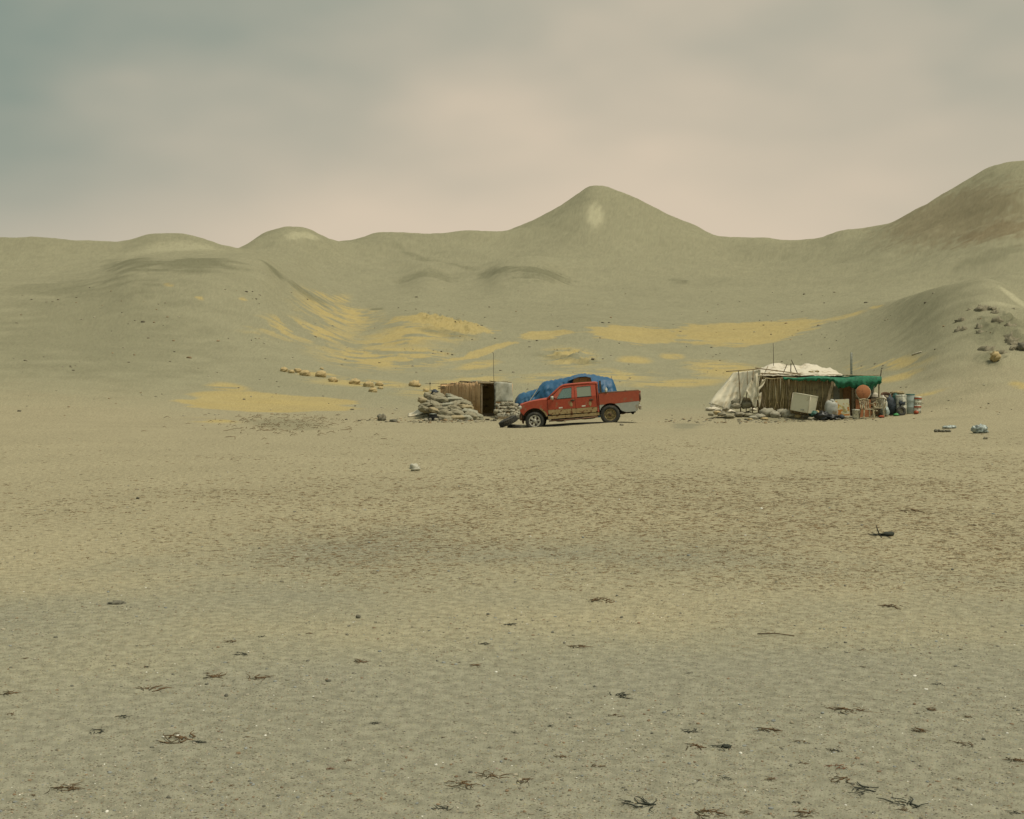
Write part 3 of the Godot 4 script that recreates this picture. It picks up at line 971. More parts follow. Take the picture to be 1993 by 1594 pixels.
# ------------------------------------------------------------------ camp things
func pole(st: SurfaceTool, a: Vector3, b: Vector3, r: float, bend := 0.02) -> void:
	var pts := []
	for k in 6:
		var u := k / 5.0
		var n := Vector3(rng.randf_range(-bend, bend), 0, rng.randf_range(-bend, bend)) * sin(PI * u)
		pts.append(a.lerp(b, u) + n)
	tube(st, pts, [r, r * 0.97, r, r * 0.9, r * 0.93, r * 0.8], 7)

func canes(st: SurfaceTool, a: Vector3, b: Vector3, top: Callable, n: int, r: float, lean := 0.02, jag := 0.06) -> void:
	# a row of upright canes between two foot points; top(u) gives the height of the row
	for k in n:
		var u := (k + 0.5) / n
		var p := a.lerp(b, u) + Vector3(0, -0.05, rng.randf_range(-0.012, 0.012))
		var h: float = top.call(u) + rng.randf_range(-jag, jag)
		var q := Vector3(p.x + rng.randf_range(-lean, lean), h, p.z + rng.randf_range(-0.02, 0.02))
		var rr := r * rng.randf_range(0.8, 1.25)
		tube(st, [p, p.lerp(q, 0.5) + Vector3(rng.randf_range(-lean, lean) * 0.5, 0, 0.005), q], [rr, rr * 0.95, rr * 0.8], 5)

func left_hut() -> void:
	var d := 57.0
	var base_y := height(W(936, 0, 56.6).x, -56.6)
	var t := thing("cane_hut", "low brown cane hut with a dark open doorway", "hut")
	# front wall: two runs of canes from the sandbags to the doorway
	var a := G(858, 58.6); var b := G(880, 58.0); var c := G(937, 56.7)
	var top := func(u: float) -> float: return lerpf(1.34, 1.70, smoothstep(0.0, 0.30, u)) + 0.03 * sin(u * 9.0)
	var st := mb()
	canes(st, a, c, top, 74, 0.022)
	var w := part(st, "cane_wall", M.cane, t)
	w.set_meta("kind", "stuff")
	for h in [0.35, 0.95, 1.5]:
		st = mb()
		pole(st, a + Vector3(0, h - 0.1, -0.05), c + Vector3(0, h, -0.05), 0.025)
		part(st, "wall_rail", M.wood, t)
	# doorway posts, lintel, side and back walls, threshold board
	var e := G(963.5, 56.6)
	for p in [c, e]:
		st = mb()
		pole(st, p + Vector3(0.0, -0.1, 0.02), Vector3(p.x, 1.74, p.z + 0.02), 0.045)
		part(st, "door_post", M.wood if p == c else M.galv, t)
	st = mb()
	pole(st, Vector3(c.x - 0.15, 1.70, c.z + 0.04), Vector3(e.x + 0.2, 1.68, e.z + 0.04), 0.04)
	part(st, "lintel", M.wood, t)
	st = mb(false)
	bar(st, c + Vector3(0.05, 0.05, 0.0), e + Vector3(-0.05, 0.05, 0.0), 0.12, 0.05)
	part(st, "threshold", M.wood_dark, t)
	var f := G(990.5, 56.8)
	var back := Vector3(0.15, 0, -2.3)
	for q in [[a, a + back], [f, f + back], [a + back, f + back], [e + Vector3(0.02, 0, -0.03), f]]:
		st = mb()
		var p0: Vector3 = q[0]; var p1: Vector3 = q[1]
		p0.y = height(p0.x, p0.z); p1.y = height(p1.x, p1.z)
		var n := int((p1 - p0).length() / 0.035)
		canes(st, p0, p1, func(u: float) -> float: return 1.62, n, 0.024, 0.01, 0.03)
		w = part(st, "cane_wall", M.cane, t)
		w.set_meta("kind", "stuff")
	# added unseen panels behind the canes, so that daylight enters by the doorway alone
	for q in [[a, c], [a, a + back], [f, f + back], [a + back, f + back], [e, f]]:
		st = mb(false)
		var m0: Vector3 = q[0]; var m1: Vector3 = q[1]
		var inward := Vector3(0, 0, -0.11) if m0.z > -57.0 - 1.7 and absf(m1.x - m0.x) > 0.3 and m1.z > -58.9 and (q[0] == a or q[0] == e) else (Vector3(0.09, 0, 0) if q[0] == a else (Vector3(-0.09, 0, 0) if q[0] == f else Vector3(0, 0, 0.09)))
		m0 += inward; m1 += inward
		m0.y = 0.75; m1.y = 0.75
		var run := m1 - m0
		box(st, (m0 + m1) * 0.5, Vector3(run.length(), 1.6, 0.03), Basis(run.normalized(), Vector3.UP, run.normalized().cross(Vector3.UP)))
		part(st, "light_block_panel", M.reed, t)
	# roof: mat over poles, ragged sticks at the eave
	st = mb()
	var g := []
	for j in 7:
		var row := []
		for i in 15:
			var u := i / 14.0
			var p: Vector3 = (a + Vector3(0.1, 0, 0.04)).lerp(f + Vector3(0.02, 0, 0.06), u) + back * (j / 6.0 * 1.05)
			p.y = lerpf(1.38, 1.66, smoothstep(0.0, 0.3, u)) + rng.randf_range(-0.02, 0.025) - 0.05 * j / 6.0
			row.append(p)
		g.append(row)
	sheet(st, g, -0.03)
	part(st, "roof", M.reed, t)
	for k in 26:
		st = mb()
		var u := rng.randf()
		var p: Vector3 = a.lerp(f, u)
		p.y = lerpf(1.42, 1.70, smoothstep(0.0, 0.3, u)) + rng.randf_range(-0.02, 0.06)
		p.z += rng.randf_range(-0.3, 0.3)
		var an := rng.randf_range(-0.35, 0.35)
		var ln := rng.randf_range(0.15, 0.42)
		pole(st, p - Vector3(ln, sin(an) * ln * 0.5, rng.randf_range(-0.1, 0.1)), p + Vector3(ln, sin(an) * ln * 0.5, 0.0), rng.randf_range(0.010, 0.022), 0.04)
		part(st, "roof_stick", M.twig, t)
	# hung grey sheet beside the doorway
	st = mb()
	g = []
	for j in 13:
		var row := []
		var v := j / 12.0
		for i in 15:
			var u := i / 14.0
			var p := W(lerpf(964.5, 996.5 + 2.0 * v, u), lerpf(743 + 3.0 * u * u, 782, v), 56.35 - 0.12 * v)
			p.z += 0.05 * n_small.get_noise_2d(u * 2.2 + 3.0, v * 1.6) + 0.035 * sin(u * 9.0 + v * 2.0) * (0.3 + v)
			p.x += 0.02 * n_small.get_noise_2d(u * 3.0, v * 3.0 + 9.0)
			row.append(p)
		g.append(row)
	g.reverse()
	sheet(st, g, 0.012)
	solo(st, "hanging_sheet", M.sheet_grey, "pale grey sheet hung beside the doorway of the cane hut", "sheet")
	# whip antenna with a hooked tip
	st = mb()
	var r0 := G(962, 56.4)
	var pts := [r0 + Vector3(0, -0.1, 0)]
	for k in 9: pts.append(Vector3(r0.x + 0.01 * sin(k * 0.8) - 0.004 * k, lerpf(0.5, 3.0, k / 8.0), r0.z))
	pts.append(Vector3(r0.x - 0.045, 3.08, r0.z)); pts.append(Vector3(r0.x - 0.085, 3.09, r0.z)); pts.append(Vector3(r0.x - 0.10, 3.06, r0.z))
	tube(st, pts, [0.016, 0.016, 0.014, 0.013, 0.012, 0.012, 0.011, 0.011, 0.010, 0.010, 0.009, 0.009, 0.008], 6)
	solo(st, "whip_antenna", M.wood_dark, "tall thin rod with a hooked tip beside the hut doorway", "antenna")
	# thin mast with a cross bar among the sacks
	var mp := G(837, 55.6)
	var mt := thing("antenna_mast", "thin mast with a short cross bar in front of the sandbags", "antenna", mp)
	st = mb()
	tube(st, [Vector3(0, -0.15, 0), Vector3(0.005, 0.8, 0), Vector3(0, 1.75 - mp.y, 0)], [0.014, 0.012, 0.010], 6)
	part(st, "mast", M.wood_dark, mt)
	st = mb()
	tube(st, [Vector3(-0.24, 1.66 - mp.y, 0), Vector3(0.42, 1.67 - mp.y, 0.0)], [0.007], 5)
	part(st, "cross_bar", M.wood_dark, mt)
	st = mb()
	box(st, Vector3(0, 1.66 - mp.y, 0), Vector3(0.05, 0.07, 0.04))
	part(st, "clamp", M.dark, mt)
	# sandbags heaped on the bank left of the doorway
	var sacks := [[868, 817, 54.4, 24, 10, 0], [886, 818, 54.5, 22, 9, 0], [904, 816, 54.6, 24, 11, 1], [919, 812, 54.9, 22, 12, 0], [933, 813, 55.0, 18, 9, 1], [872, 807, 55.0, 26, 10, 0], [893, 807, 55.1, 26, 11, 0], [912, 803, 55.4, 26, 11, 1], [866, 798, 55.5, 24, 10, 0], [889, 798, 55.6, 28, 11, 0], [908, 795, 55.8, 24, 10, 0], [828, 789, 56.0, 24, 10, 0], [847, 788, 56.0, 26, 10, 0], [868, 789, 56.0, 26, 10, 1], [889, 788, 56.1, 24, 10, 0], [903, 786, 56.2, 22, 11, 0], [828, 780, 56.5, 22, 9, 0], [846, 779, 56.5, 24, 10, 0], [863, 779, 56.4, 22, 9, 0], [882, 777, 56.5, 22, 8, 1], [838, 772, 56.9, 22, 9, 0], [854, 771, 56.9, 20, 9, 0], [876, 774, 56.8, 20, 7, 1], [858, 812, 54.8, 18, 8, 0], [824, 797, 55.6, 20, 8, 0], [848, 799, 55.5, 20, 8, 0]]
	var kinds := []
	for k in 4:
		st = mb()
		lump(st, Vector3.ZERO, Vector3(0.5, 0.5, 0.5), 60 + k, 0.42, 2.6, 22, 13, 1.5)
		st.generate_normals()
		kinds.append(st.commit())
	for k in sacks.size():
		var s: Array = sacks[k]
		var o := MeshInstance3D.new()
		o.name = numbered("sandbag")
		o.mesh = kinds[k % 4]
		o.material_override = ([M.sack, M.sack_tan, M.sack][k % 3]) if s[5] == 0 else M.sack_pale
		add_child(o)
		var p := W(s[0] + rng.randf_range(-4, 4), s[1] + rng.randf_range(-1.5, 1.5), s[2])
		p.y = maxf(p.y, height(p.x, p.z) + 0.06)
		o.position = p
		o.basis = Basis(Vector3.UP, rng.randf_range(-0.9, 0.9)) * Basis(Vector3.BACK, rng.randf_range(-0.38, 0.22)) * Basis.from_scale(Vector3(s[3] / 43.0 * rng.randf_range(1.15, 1.5), s[4] / 43.0 * rng.randf_range(1.15, 1.6), rng.randf_range(0.4, 0.55)))
		tag(o, "filled sack in the heap left of the hut doorway" if s[5] == 0 else "paler whitish filled sack in the heap left of the hut doorway", "sandbag", "sandbags heaped beside the cane hut" if s[5] == 0 else "pale sandbags beside the cane hut")
	# pale plastic sheet trailing down the bank
	st = mb()
	g = []
	for j in 6:
		var row := []
		for i in 12:
			var u := i / 11.0
			var v := j / 5.0
			var x := lerpf(794, 832, u)
			var p := G(x, 56.9 - 0.7 * v)
			p.y += 0.03 + 0.16 * u * u * (1.0 - 0.6 * v) + 0.05 * n_small.get_noise_2d(u * 6.0, v * 4.0)
			row.append(p)
		g.append(row)
	g.reverse()
	sheet(st, g, 0.01)
	solo(st, "plastic_sheet", M.sheet_white, "white plastic sheet trailing down left of the sandbags", "sheet")
	# dark bundle on top, black pot in its ring of stones
	st = mb()
	lump(st, Vector3.ZERO, Vector3(0.17, 0.14, 0.16), 71, 0.5)
	solo(st, "dark_bundle", M.navy, "dark bundle on top of the sandbag heap", "bundle", W(846, 763.5, 57.0))
	var fp := G(843, 54.3)
	st = mb()
	lathe(st, [Vector2(0.0, 0.0), Vector2(0.15, 0.0), Vector2(0.185, 0.05), Vector2(0.19, 0.20), Vector2(0.165, 0.265), Vector2(0.18, 0.28), Vector2(0.16, 0.285), Vector2(0.14, 0.20), Vector2(0.13, 0.05), Vector2(0, 0.04)], 24)
	var pt := thing("cooking_pot", "sooty black pot standing in front of the sandbags", "pot", fp)
	part(st, "pot_body", M.dark, pt)
	st = mb()
	lathe(st, [Vector2(0.0, 0.33), Vector2(0.05, 0.325), Vector2(0.17, 0.30), Vector2(0.188, 0.287), Vector2(0.15, 0.286), Vector2(0, 0.287)], 24)
	part(st, "lid", M.galv, pt)
	for k in 7:
		var an := PI * 0.1 + PI * 1.8 * k / 7.0
		var p := Vector3(fp.x + cos(an) * 0.33, 0, fp.z + sin(an) * 0.27)
		p.y = height(p.x, p.z) + 0.04
		if k == 1 or k == 2: p.y += 0.01
		st = mb()
		lump(st, Vector3.ZERO, Vector3(rng.randf_range(0.07, 0.11), rng.randf_range(0.06, 0.09), 0.08), 80 + k, 0.5, 2.5)
		solo(st, "hearth_stone", M.stone if k % 2 else M.stone_dark, "small stone in the ring around the black pot", "stone", p, "stones around the black pot")
	# low dry wall of stones right of the doorway
	var sw := thing("stone_wall", "low dry wall of loose stones under the grey sheet", "wall")
	for k in 60:
		var row := k % 5
		var u := (k / 5) / 11.0 + rng.randf_range(-0.07, 0.07)
		var x := lerpf(968, 1014, u) + (1.5 if row % 2 else 0.0)
		var p := G(x, 56.1 - 0.28 * (4 - row) * 0.5)
		p.y += 0.05 + row * 0.12 * (1.0 - 0.5 * smoothstep(0.6, 1.0, u)) + rng.randf_range(-0.03, 0.03)
		st = mb()
		lump(st, p, Vector3(rng.randf_range(0.06, 0.17), rng.randf_range(0.05, 0.11), rng.randf_range(0.08, 0.15)), 100 + k, 0.8, 2.6, 10, 7)
		part(st, "stone", [M.stone, M.stone_mid, M.stone][k % 3] if k % 5 else M.stone_dark, sw)
	st = mb(false)
	bar(st, G(969, 55.4, 0.06), G(1004, 55.3, 0.09), 0.10, 0.05)
	solo(st, "pale_plank", M.wood, "pale plank lying at the foot of the stone wall", "plank")
	st = mb(false)
	bar(st, G(945, 54.3, 0.03), G(952, 54.2, 0.04), 0.07, 0.05)
	solo(st, "wood_offcut", M.wood_dark, "short wood offcut on the sand below the doorway", "offcut")

func blue_shelter() -> void:
	var t := thing("tarp_shelter", "blue tarpaulin shelter sagging over poles behind the red truck", "shelter")
	var prof := [[1000, 797], [1003, 778], [1014, 765], [1030, 762], [1042, 758], [1052, 749], [1062, 742], [1080, 739], [1100, 735], [1118, 730], [1134, 727], [1150, 729], [1160, 730], [1175, 733], [1190, 737], [1198, 755], [1204, 778]]
	var px := PackedFloat64Array(); var py := PackedFloat64Array()
	for p in prof: px.append(p[0]); py.append(p[1])
	var ms := slopes(px, py)
	var g := []
	var nu := 90
	var nv := 42
	for j in nv + 1:
		var row := []
		var v := float(j) / nv
		var a := PI * v                                  # from the near hem over the ridge to the far hem
		for i in nu + 1:
			var u := float(i) / nu
			var x := lerpf(1000.0, 1204.0, u)
			var k := clampi(px.bsearch(x) - 1, 0, px.size() - 2)
			var yy := hermite(px[k], px[k + 1], py[k], py[k + 1], ms[k], ms[k + 1], x)
			var crest := W(x, yy, 58.8)
			var gy := height(crest.x, -58.2) - 0.02
			var wd := lerpf(0.75, 1.15, smoothstep(0.0, 0.5, u)) * (1.0 - 0.25 * smoothstep(0.9, 1.0, u))
			var ca := cos(a)
			var sa := sin(a)
			var zz := signf(ca) * pow(absf(ca), 0.75) * wd
			var hh := pow(sa, 0.62)
			var y := gy + (crest.y - gy) * hh
			var fold := n_small.get_noise_2d(u * 24.0 + v * 5.0, v * 4.0) * 0.13 * (0.25 + 0.75 * (1.0 - hh))
			fold += 0.05 * n_small.get_noise_2d(u * 5.0 + 40.0, v * 9.0) + 0.035 * sin(u * 46.0 + v * 7.0 + 3.0 * n_small.get_noise_2d(u * 4.0, v * 2.0)) * (1.0 - hh * 0.8)
			var creases := 0.06 * (1.0 - absf(n_small.get_noise_2d(u * 17.0 + 90.0, v * 7.0 + 20.0)) * 2.4)
			row.append(Vector3(crest.x * (1.0), y - creases * 0.7, -58.8 + zz + fold + creases))
		g.append(row)
	var st := mb()
	sheet(st, g, -0.01)
	part(st, "tarpaulin", M.blue_tarp, t)
	st = mb()
	var rp := []
	for k in 8: rp.append(W(lerpf(1029, 1049, k / 7.0), lerpf(783, 752, k / 7.0) + 1.0 * sin(PI * k / 7.0), lerpf(57.45, 57.75, k / 7.0)))
	tube(st, rp, [0.016], 6)
	part(st, "cord", M.rope, t)
	for x in [1062, 1134, 1190]:
		st = mb()
		var p := G(x, 58.8)
		pole(st, p + Vector3(0, -0.1, 0), Vector3(p.x, W(x, 742 if x == 1062 else 732, 58.8).y, p.z), 0.03)
		part(st, "tent_pole", M.wood, t)
	# arched flap of tarp over the cupboard
	st = mb()
	g = []
	for j in 7:
		var row := []
		for i in 21:
			var u := i / 20.0
			var v := j / 6.0
			var p := W(lerpf(1106, 1164, u), 737.5 - 9.0 * sin(PI * u) + 4.5 * v * (1.0 if u < 0.8 else 3.0) - 1.0 * u, lerpf(58.5, 56.9, v))
			p.y += 0.025 * n_small.get_noise_2d(u * 7.0, v * 4.0)
			row.append(p)
		g.append(row)
	g.reverse()
	sheet(st, g, 0.012)
	part(st, "door_flap", M.blue_tarp, t)
	# plywood cupboard of upright boards, its foot behind the truck
	var c := thing("plywood_cupboard", "brown plywood cupboard under the blue tarp flap behind the truck roof", "cupboard")
	var p0 := G(1116.5, 57.3)
	var topy := W(1116, 734.5, 57.3).y
	for k in 3:
		st = mb(false)
		var x0 := lerpf(1116.5, 1151.0, k / 3.0 + (0.12 if k == 2 else 0.0))
		var x1 := lerpf(1116.5, 1151.0, (k + 1) / 3.0 + (0.12 if k == 1 else 0.0)) - 0.4
		var a := G(x0, 57.3); var b := G(minf(x1, 1151.0), 57.3)
		box(st, Vector3((a.x + b.x) * 0.5, (a.y + topy) * 0.5, -57.3), Vector3(b.x - a.x, topy - a.y, 0.025))
		part(st, "board", M.ply, c)
	st = mb(false)
	var bx := W(1151, 738, 57.3).x
	for x in [p0.x + 0.01, bx - 0.01]: box(st, Vector3(x, (p0.y + topy) * 0.5, -57.6), Vector3(0.025, topy - p0.y - 0.02, 0.56))
	box(st, Vector3((p0.x + bx) * 0.5, topy - 0.02, -57.6), Vector3(bx - p0.x - 0.03, 0.025, 0.56))
	part(st, "carcass", M.ply, c)

func tyres_lying() -> void:
	var p := G(989, 47.9)
	var st := mb()
	tyre_mesh(st, 0.36, 0.24, Transform3D.IDENTITY, 0.21)
	var o := solo(st, "loose_tyre", M.tyre, "worn black tyre lying tilted on the sand at the truck nose", "tyre", p + Vector3(0, 0.25, 0))
	o.basis = Basis(Vector3.BACK, 0.42) * Basis(Vector3.RIGHT, 0.06)
	st = mb()
	tyre_mesh(st, 0.26, 0.15, Transform3D.IDENTITY, 0.16)
	o = solo(st, "small_tyre", M.tyre, "small dark tyre lying flat under the tilted one", "tyre", G(1001, 48.2, 0.06))
	o.basis = Basis(Vector3.BACK, -0.08)

func stones() -> void:
	# yellow boulders strung along the foot of the slope
	var list := [[553, 723, 15], [567, 726, 12], [580, 725, 15], [594, 731, 20], [625, 733, 21], [648, 743, 17], [691, 748, 20], [718, 753, 19], [738, 751, 15], [726, 763, 16], [807, 752, 21], [829, 762, 11], [740, 757, 10], [626, 719, 7]]
	for k in list.size():
		var a: Array = list[k]
		var p := ground(a[0], a[1])
		var m := -p.z / F
		var st := mb()
		var w: float = a[2] * m * 0.5
		lump(st, Vector3(0, w * 0.32, 0), Vector3(w, w * 0.72, w * 0.9), 200 + k, 0.5, 2.4, 18, 12, 1.6)
		solo(st, "yellow_boulder", M.stone_yellow, "rounded yellowish boulder in the string of boulders below the slope", "boulder", p, "yellow boulders below the slope")
	for a in [[742, 819, 15, 13, "stone_dark", "dark grey pointed rock left of the sandbags"], [765, 821, 13, 5, "stone_dark", "small flat dark rock beside the pointed grey one"], [807, 917, 18, 13, "stone_pale", "lone pale grey rock on the open flat"], [1936, 702, 18, 17, "stone_yellow", "ochre rock sticking out of the mound beyond the shack"], [1990, 682, 18, 14, "stone_dark", "dark rock on the rough side of the mound"], [697, 1203, 8, 7, "stone_dark", "small dark three cornered stone in the gravel"], [1210, 828, 7, 4, "stone", "small stone behind the tail of the truck"], [1918, 855, 9, 5, "stone", "tan stone below the pale bag"], [268, 971, 6, 4, "stone_dark", "tiny dark stone alone on the left flat"]]:
		var p := ground(a[0], a[1])
		var m := -p.z / F
		var st := mb()
		lump(st, Vector3(0, a[3] * m * 0.42, 0), Vector3(a[2] * m * 0.5, a[3] * m * 0.58, a[2] * m * 0.45), int(a[0]), 0.75, 2.3, 16, 10, 1.4)
		solo(st, "rock", M[a[4]], a[5], "rock", p)

func mound_rocks() -> void:
	for k in 20:
		var px := rng.randf_range(1870, 1995)
		var py := rng.randf_range(590, 690) + (1993 - px) * 0.1
		var p := ground(px, py)
		var w := rng.randf_range(0.15, 0.5)
		var st := mb()
		lump(st, Vector3(0, -w * 0.38, 0), Vector3(w, w * 0.8, w * 0.8), 900 + k, 1.1, 2.2, 12, 8, 1.5)
		var o := solo(st, "ledge_rock", M.stone_ledge, "weathered rock jutting from the rough flank of the mound", "rock", p, "rocks on the rough flank of the mound")
		o.rotation.y = rng.randf() * TAU

func weed_clump(st: SurfaceTool, size: float, sd: int, twigs: int) -> void:
	var g := RandomNumberGenerator.new()
	g.seed = sd
	var heading := g.randf() * TAU
	for k in twigs:
		var p := Vector3(g.randf_range(-0.35, 0.35) * size, g.randf_range(0.0, 0.06) * size, g.randf_range(-0.3, 0.3) * size)
		var a := heading + g.randf_range(-1.2, 1.2)
		var pts := [p]
		for q in 4:
			a += g.randf_range(-0.7, 0.7)
			p += Vector3(cos(a), g.randf_range(-0.25, 0.3), sin(a)) * size * g.randf_range(0.07, 0.17)
			p.y = maxf(p.y, 0.002)
			pts.append(p)
		var r := size * g.randf_range(0.010, 0.024)
		tube(st, pts, [r, r, r * 0.9, r * 0.7, r * 0.4], 4)

func clutter_ground() -> void:
	# singled-out scraps on the near gravel
	var list := [[1718, 1043, 42, "weed_dark", "dark leafy twig with a raised tip on the gravel"], [1405, 1455, 34, "weed_dark", "dark flattened scrap with a trailing strip on the gravel"], [1630, 1492, 34, "weed_rust", "rusty orange scrap of dry weed on the gravel"], [1640, 1518, 40, "weed", ""], [900, 1528, 44, "weed", ""], [955, 1512, 40, "weed", ""], [1020, 1520, 34, "weed", ""], [1205, 1356, 40, "weed_dark", ""], [1340, 1425, 34, "weed_dark", ""], [1350, 1452, 40, "weed", ""], [1125, 1259, 30, "weed", ""], [350, 1442, 60, "weed", ""], [190, 1423, 30, "weed_dark", ""], [120, 1535, 50, "weed", ""], [410, 1318, 40, "weed", ""], [300, 1344, 46, "weed", ""], [500, 1320, 40, "weed", ""], [1250, 1566, 60, "weed_dark", ""], [1975, 1480, 36, "weed", ""], [1790, 1424, 34, "weed", ""], [1640, 1382, 40, "weed", ""], [1690, 1540, 60, "weed_dark", ""], [1760, 1568, 60, "weed_dark", ""], [1560, 1585, 40, "weed", ""], [1490, 1420, 40, "weed", ""], [860, 1575, 30, "weed_dark", ""], [20, 1350, 30, "weed", ""], [640, 1497, 16, "weed_rust", "small reddish scrap on bare gravel"], [1770, 995, 40, "weed", ""], [1895, 1022, 24, "weed", ""], [1735, 1180, 40, "weed", ""], [1170, 1172, 46, "weed", ""], [700, 1290, 30, "weed", ""], [1880, 1450, 30, "weed", ""], [1375, 1585, 50, "weed", ""]]
	var eg := RandomNumberGenerator.new()
	eg.seed = 414
	for k in 80:
		var ex := eg.randf_range(0, 1990)
		var ey := 1190.0 + 400.0 * pow(eg.randf(), 0.7)
		if n_mid.get_noise_2d(ex * 0.02, ey * 0.03) + eg.randf_range(-0.25, 0.25) < -0.02 and ex < 1300: continue
		list.append([ex, ey, eg.randf_range(8, 26), "weed" if eg.randf() < 0.62 else "weed_dark", ""])
	for k in list.size():
		var a: Array = list[k]
		var p := ground(a[0], a[1])
		var size: float = a[2] * 1.25 * -p.z / F
		var st := mb()
		weed_clump(st, size, 300 + k, 9 + k % 7)
		if k < 2:
			lump(st, Vector3(size * 0.2, size * 0.06, 0), Vector3(size * 0.22, size * 0.09, size * 0.16), 340 + k, 0.8, 2.0, 12, 8)
		if k == 0: tube(st, [Vector3(-size * 0.1, 0, 0), Vector3(-size * 0.2, size * 0.25, 0), Vector3(-size * 0.24, size * 0.42, 0)], [size * 0.025, size * 0.02, size * 0.008], 5)
		var lab: String = a[4]
		if lab == "": lab = "tangle of brown dry weed on the near gravel" if a[3] == "weed" else "tangle of dark wet looking weed on the near gravel"
		solo(st, "weed_tangle", M[a[3]], lab, "dry weed", p, "" if a[4] != "" else ("brown weed tangles on the gravel" if a[3] == "weed" else "dark weed tangles on the gravel"))
	var st := mb()
	tube(st, [ground(1474, 1235) + Vector3(0, 0.006, 0), ground(1510, 1236) + Vector3(0, 0.012, 0), ground(1546, 1239) + Vector3(0, 0.006, 0)], [0.004], 5)
	solo(st, "straight_stalk", M.twig, "single straight thin stalk lying across the gravel", "stalk")
	st = mb()
	var sp := ground(228, 1175)
	lump(st, Vector3(0, 0.004, 0), Vector3(0.06, 0.016, 0.045), 370, 1.2, 2.2)
	solo(st, "flat_scrap", M.stone_dark, "flat dark scrap alone on the left gravel", "scrap", sp)
	# trash bags out on the right
	var bp := ground(1907, 843)
	st = mb()
	lump(st, Vector3(0, 0.11, 0), Vector3(0.24, 0.15, 0.2), 380, 0.55, 2.2, 20, 14, 1.8)
	lump(st, Vector3(-0.22, 0.16, 0.05), Vector3(0.06, 0.07, 0.06), 381, 0.4)
	solo(st, "plastic_bag", M.bag_blue, "pale blue crumpled plastic bag alone on the sand", "bag", bp)
	bp = ground(1836, 841)
	st = mb()
	for k in 5: lump(st, Vector3(-0.22 + 0.1 * k, 0.04, rng.randf_range(-0.08, 0.08)), Vector3(0.07, 0.05, 0.06), 390 + k, 0.7)
	solo(st, "refuse_heap", M.stone_dark, "small dark heap of refuse on the sand right of the shack", "refuse", bp)
	bp = ground(1848, 834)
	st = mb()
	lump(st, Vector3(0, 0.05, 0), Vector3(0.24, 0.06, 0.1), 397, 0.8, 2.0, 18, 10, 2.0)
	solo(st, "torn_bag", M.bag_blue, "flattened torn pale bag behind the refuse heap", "bag", bp)
	# dry twigs lying about the empty spot left of the hut
	st = mb()
	var tw := 0
	while tw < 230:
		var x := rng.randfn(560.0, 75.0)
		var y := rng.randfn(824.0, 12.0)
		if y < 806 or y > 870: continue
		tw += 1
		var p := ground(x, y)
		var c := SurfaceTool.new()
		var a := rng.randf() * TAU
		var l := rng.randf_range(0.04, 0.2)
		tube(st, [p + Vector3(-cos(a) * l, 0.01, -sin(a) * l), p + Vector3(0, rng.randf_range(0.02, 0.09), 0), p + Vector3(cos(a) * l, 0.015, sin(a) * l)], [0.008, 0.012, 0.006], 4)
	var o := solo(st, "twig_litter", M.wood, "grey brown twigs strewn over the sand left of the hut", "twigs")
	o.set_meta("kind", "stuff")

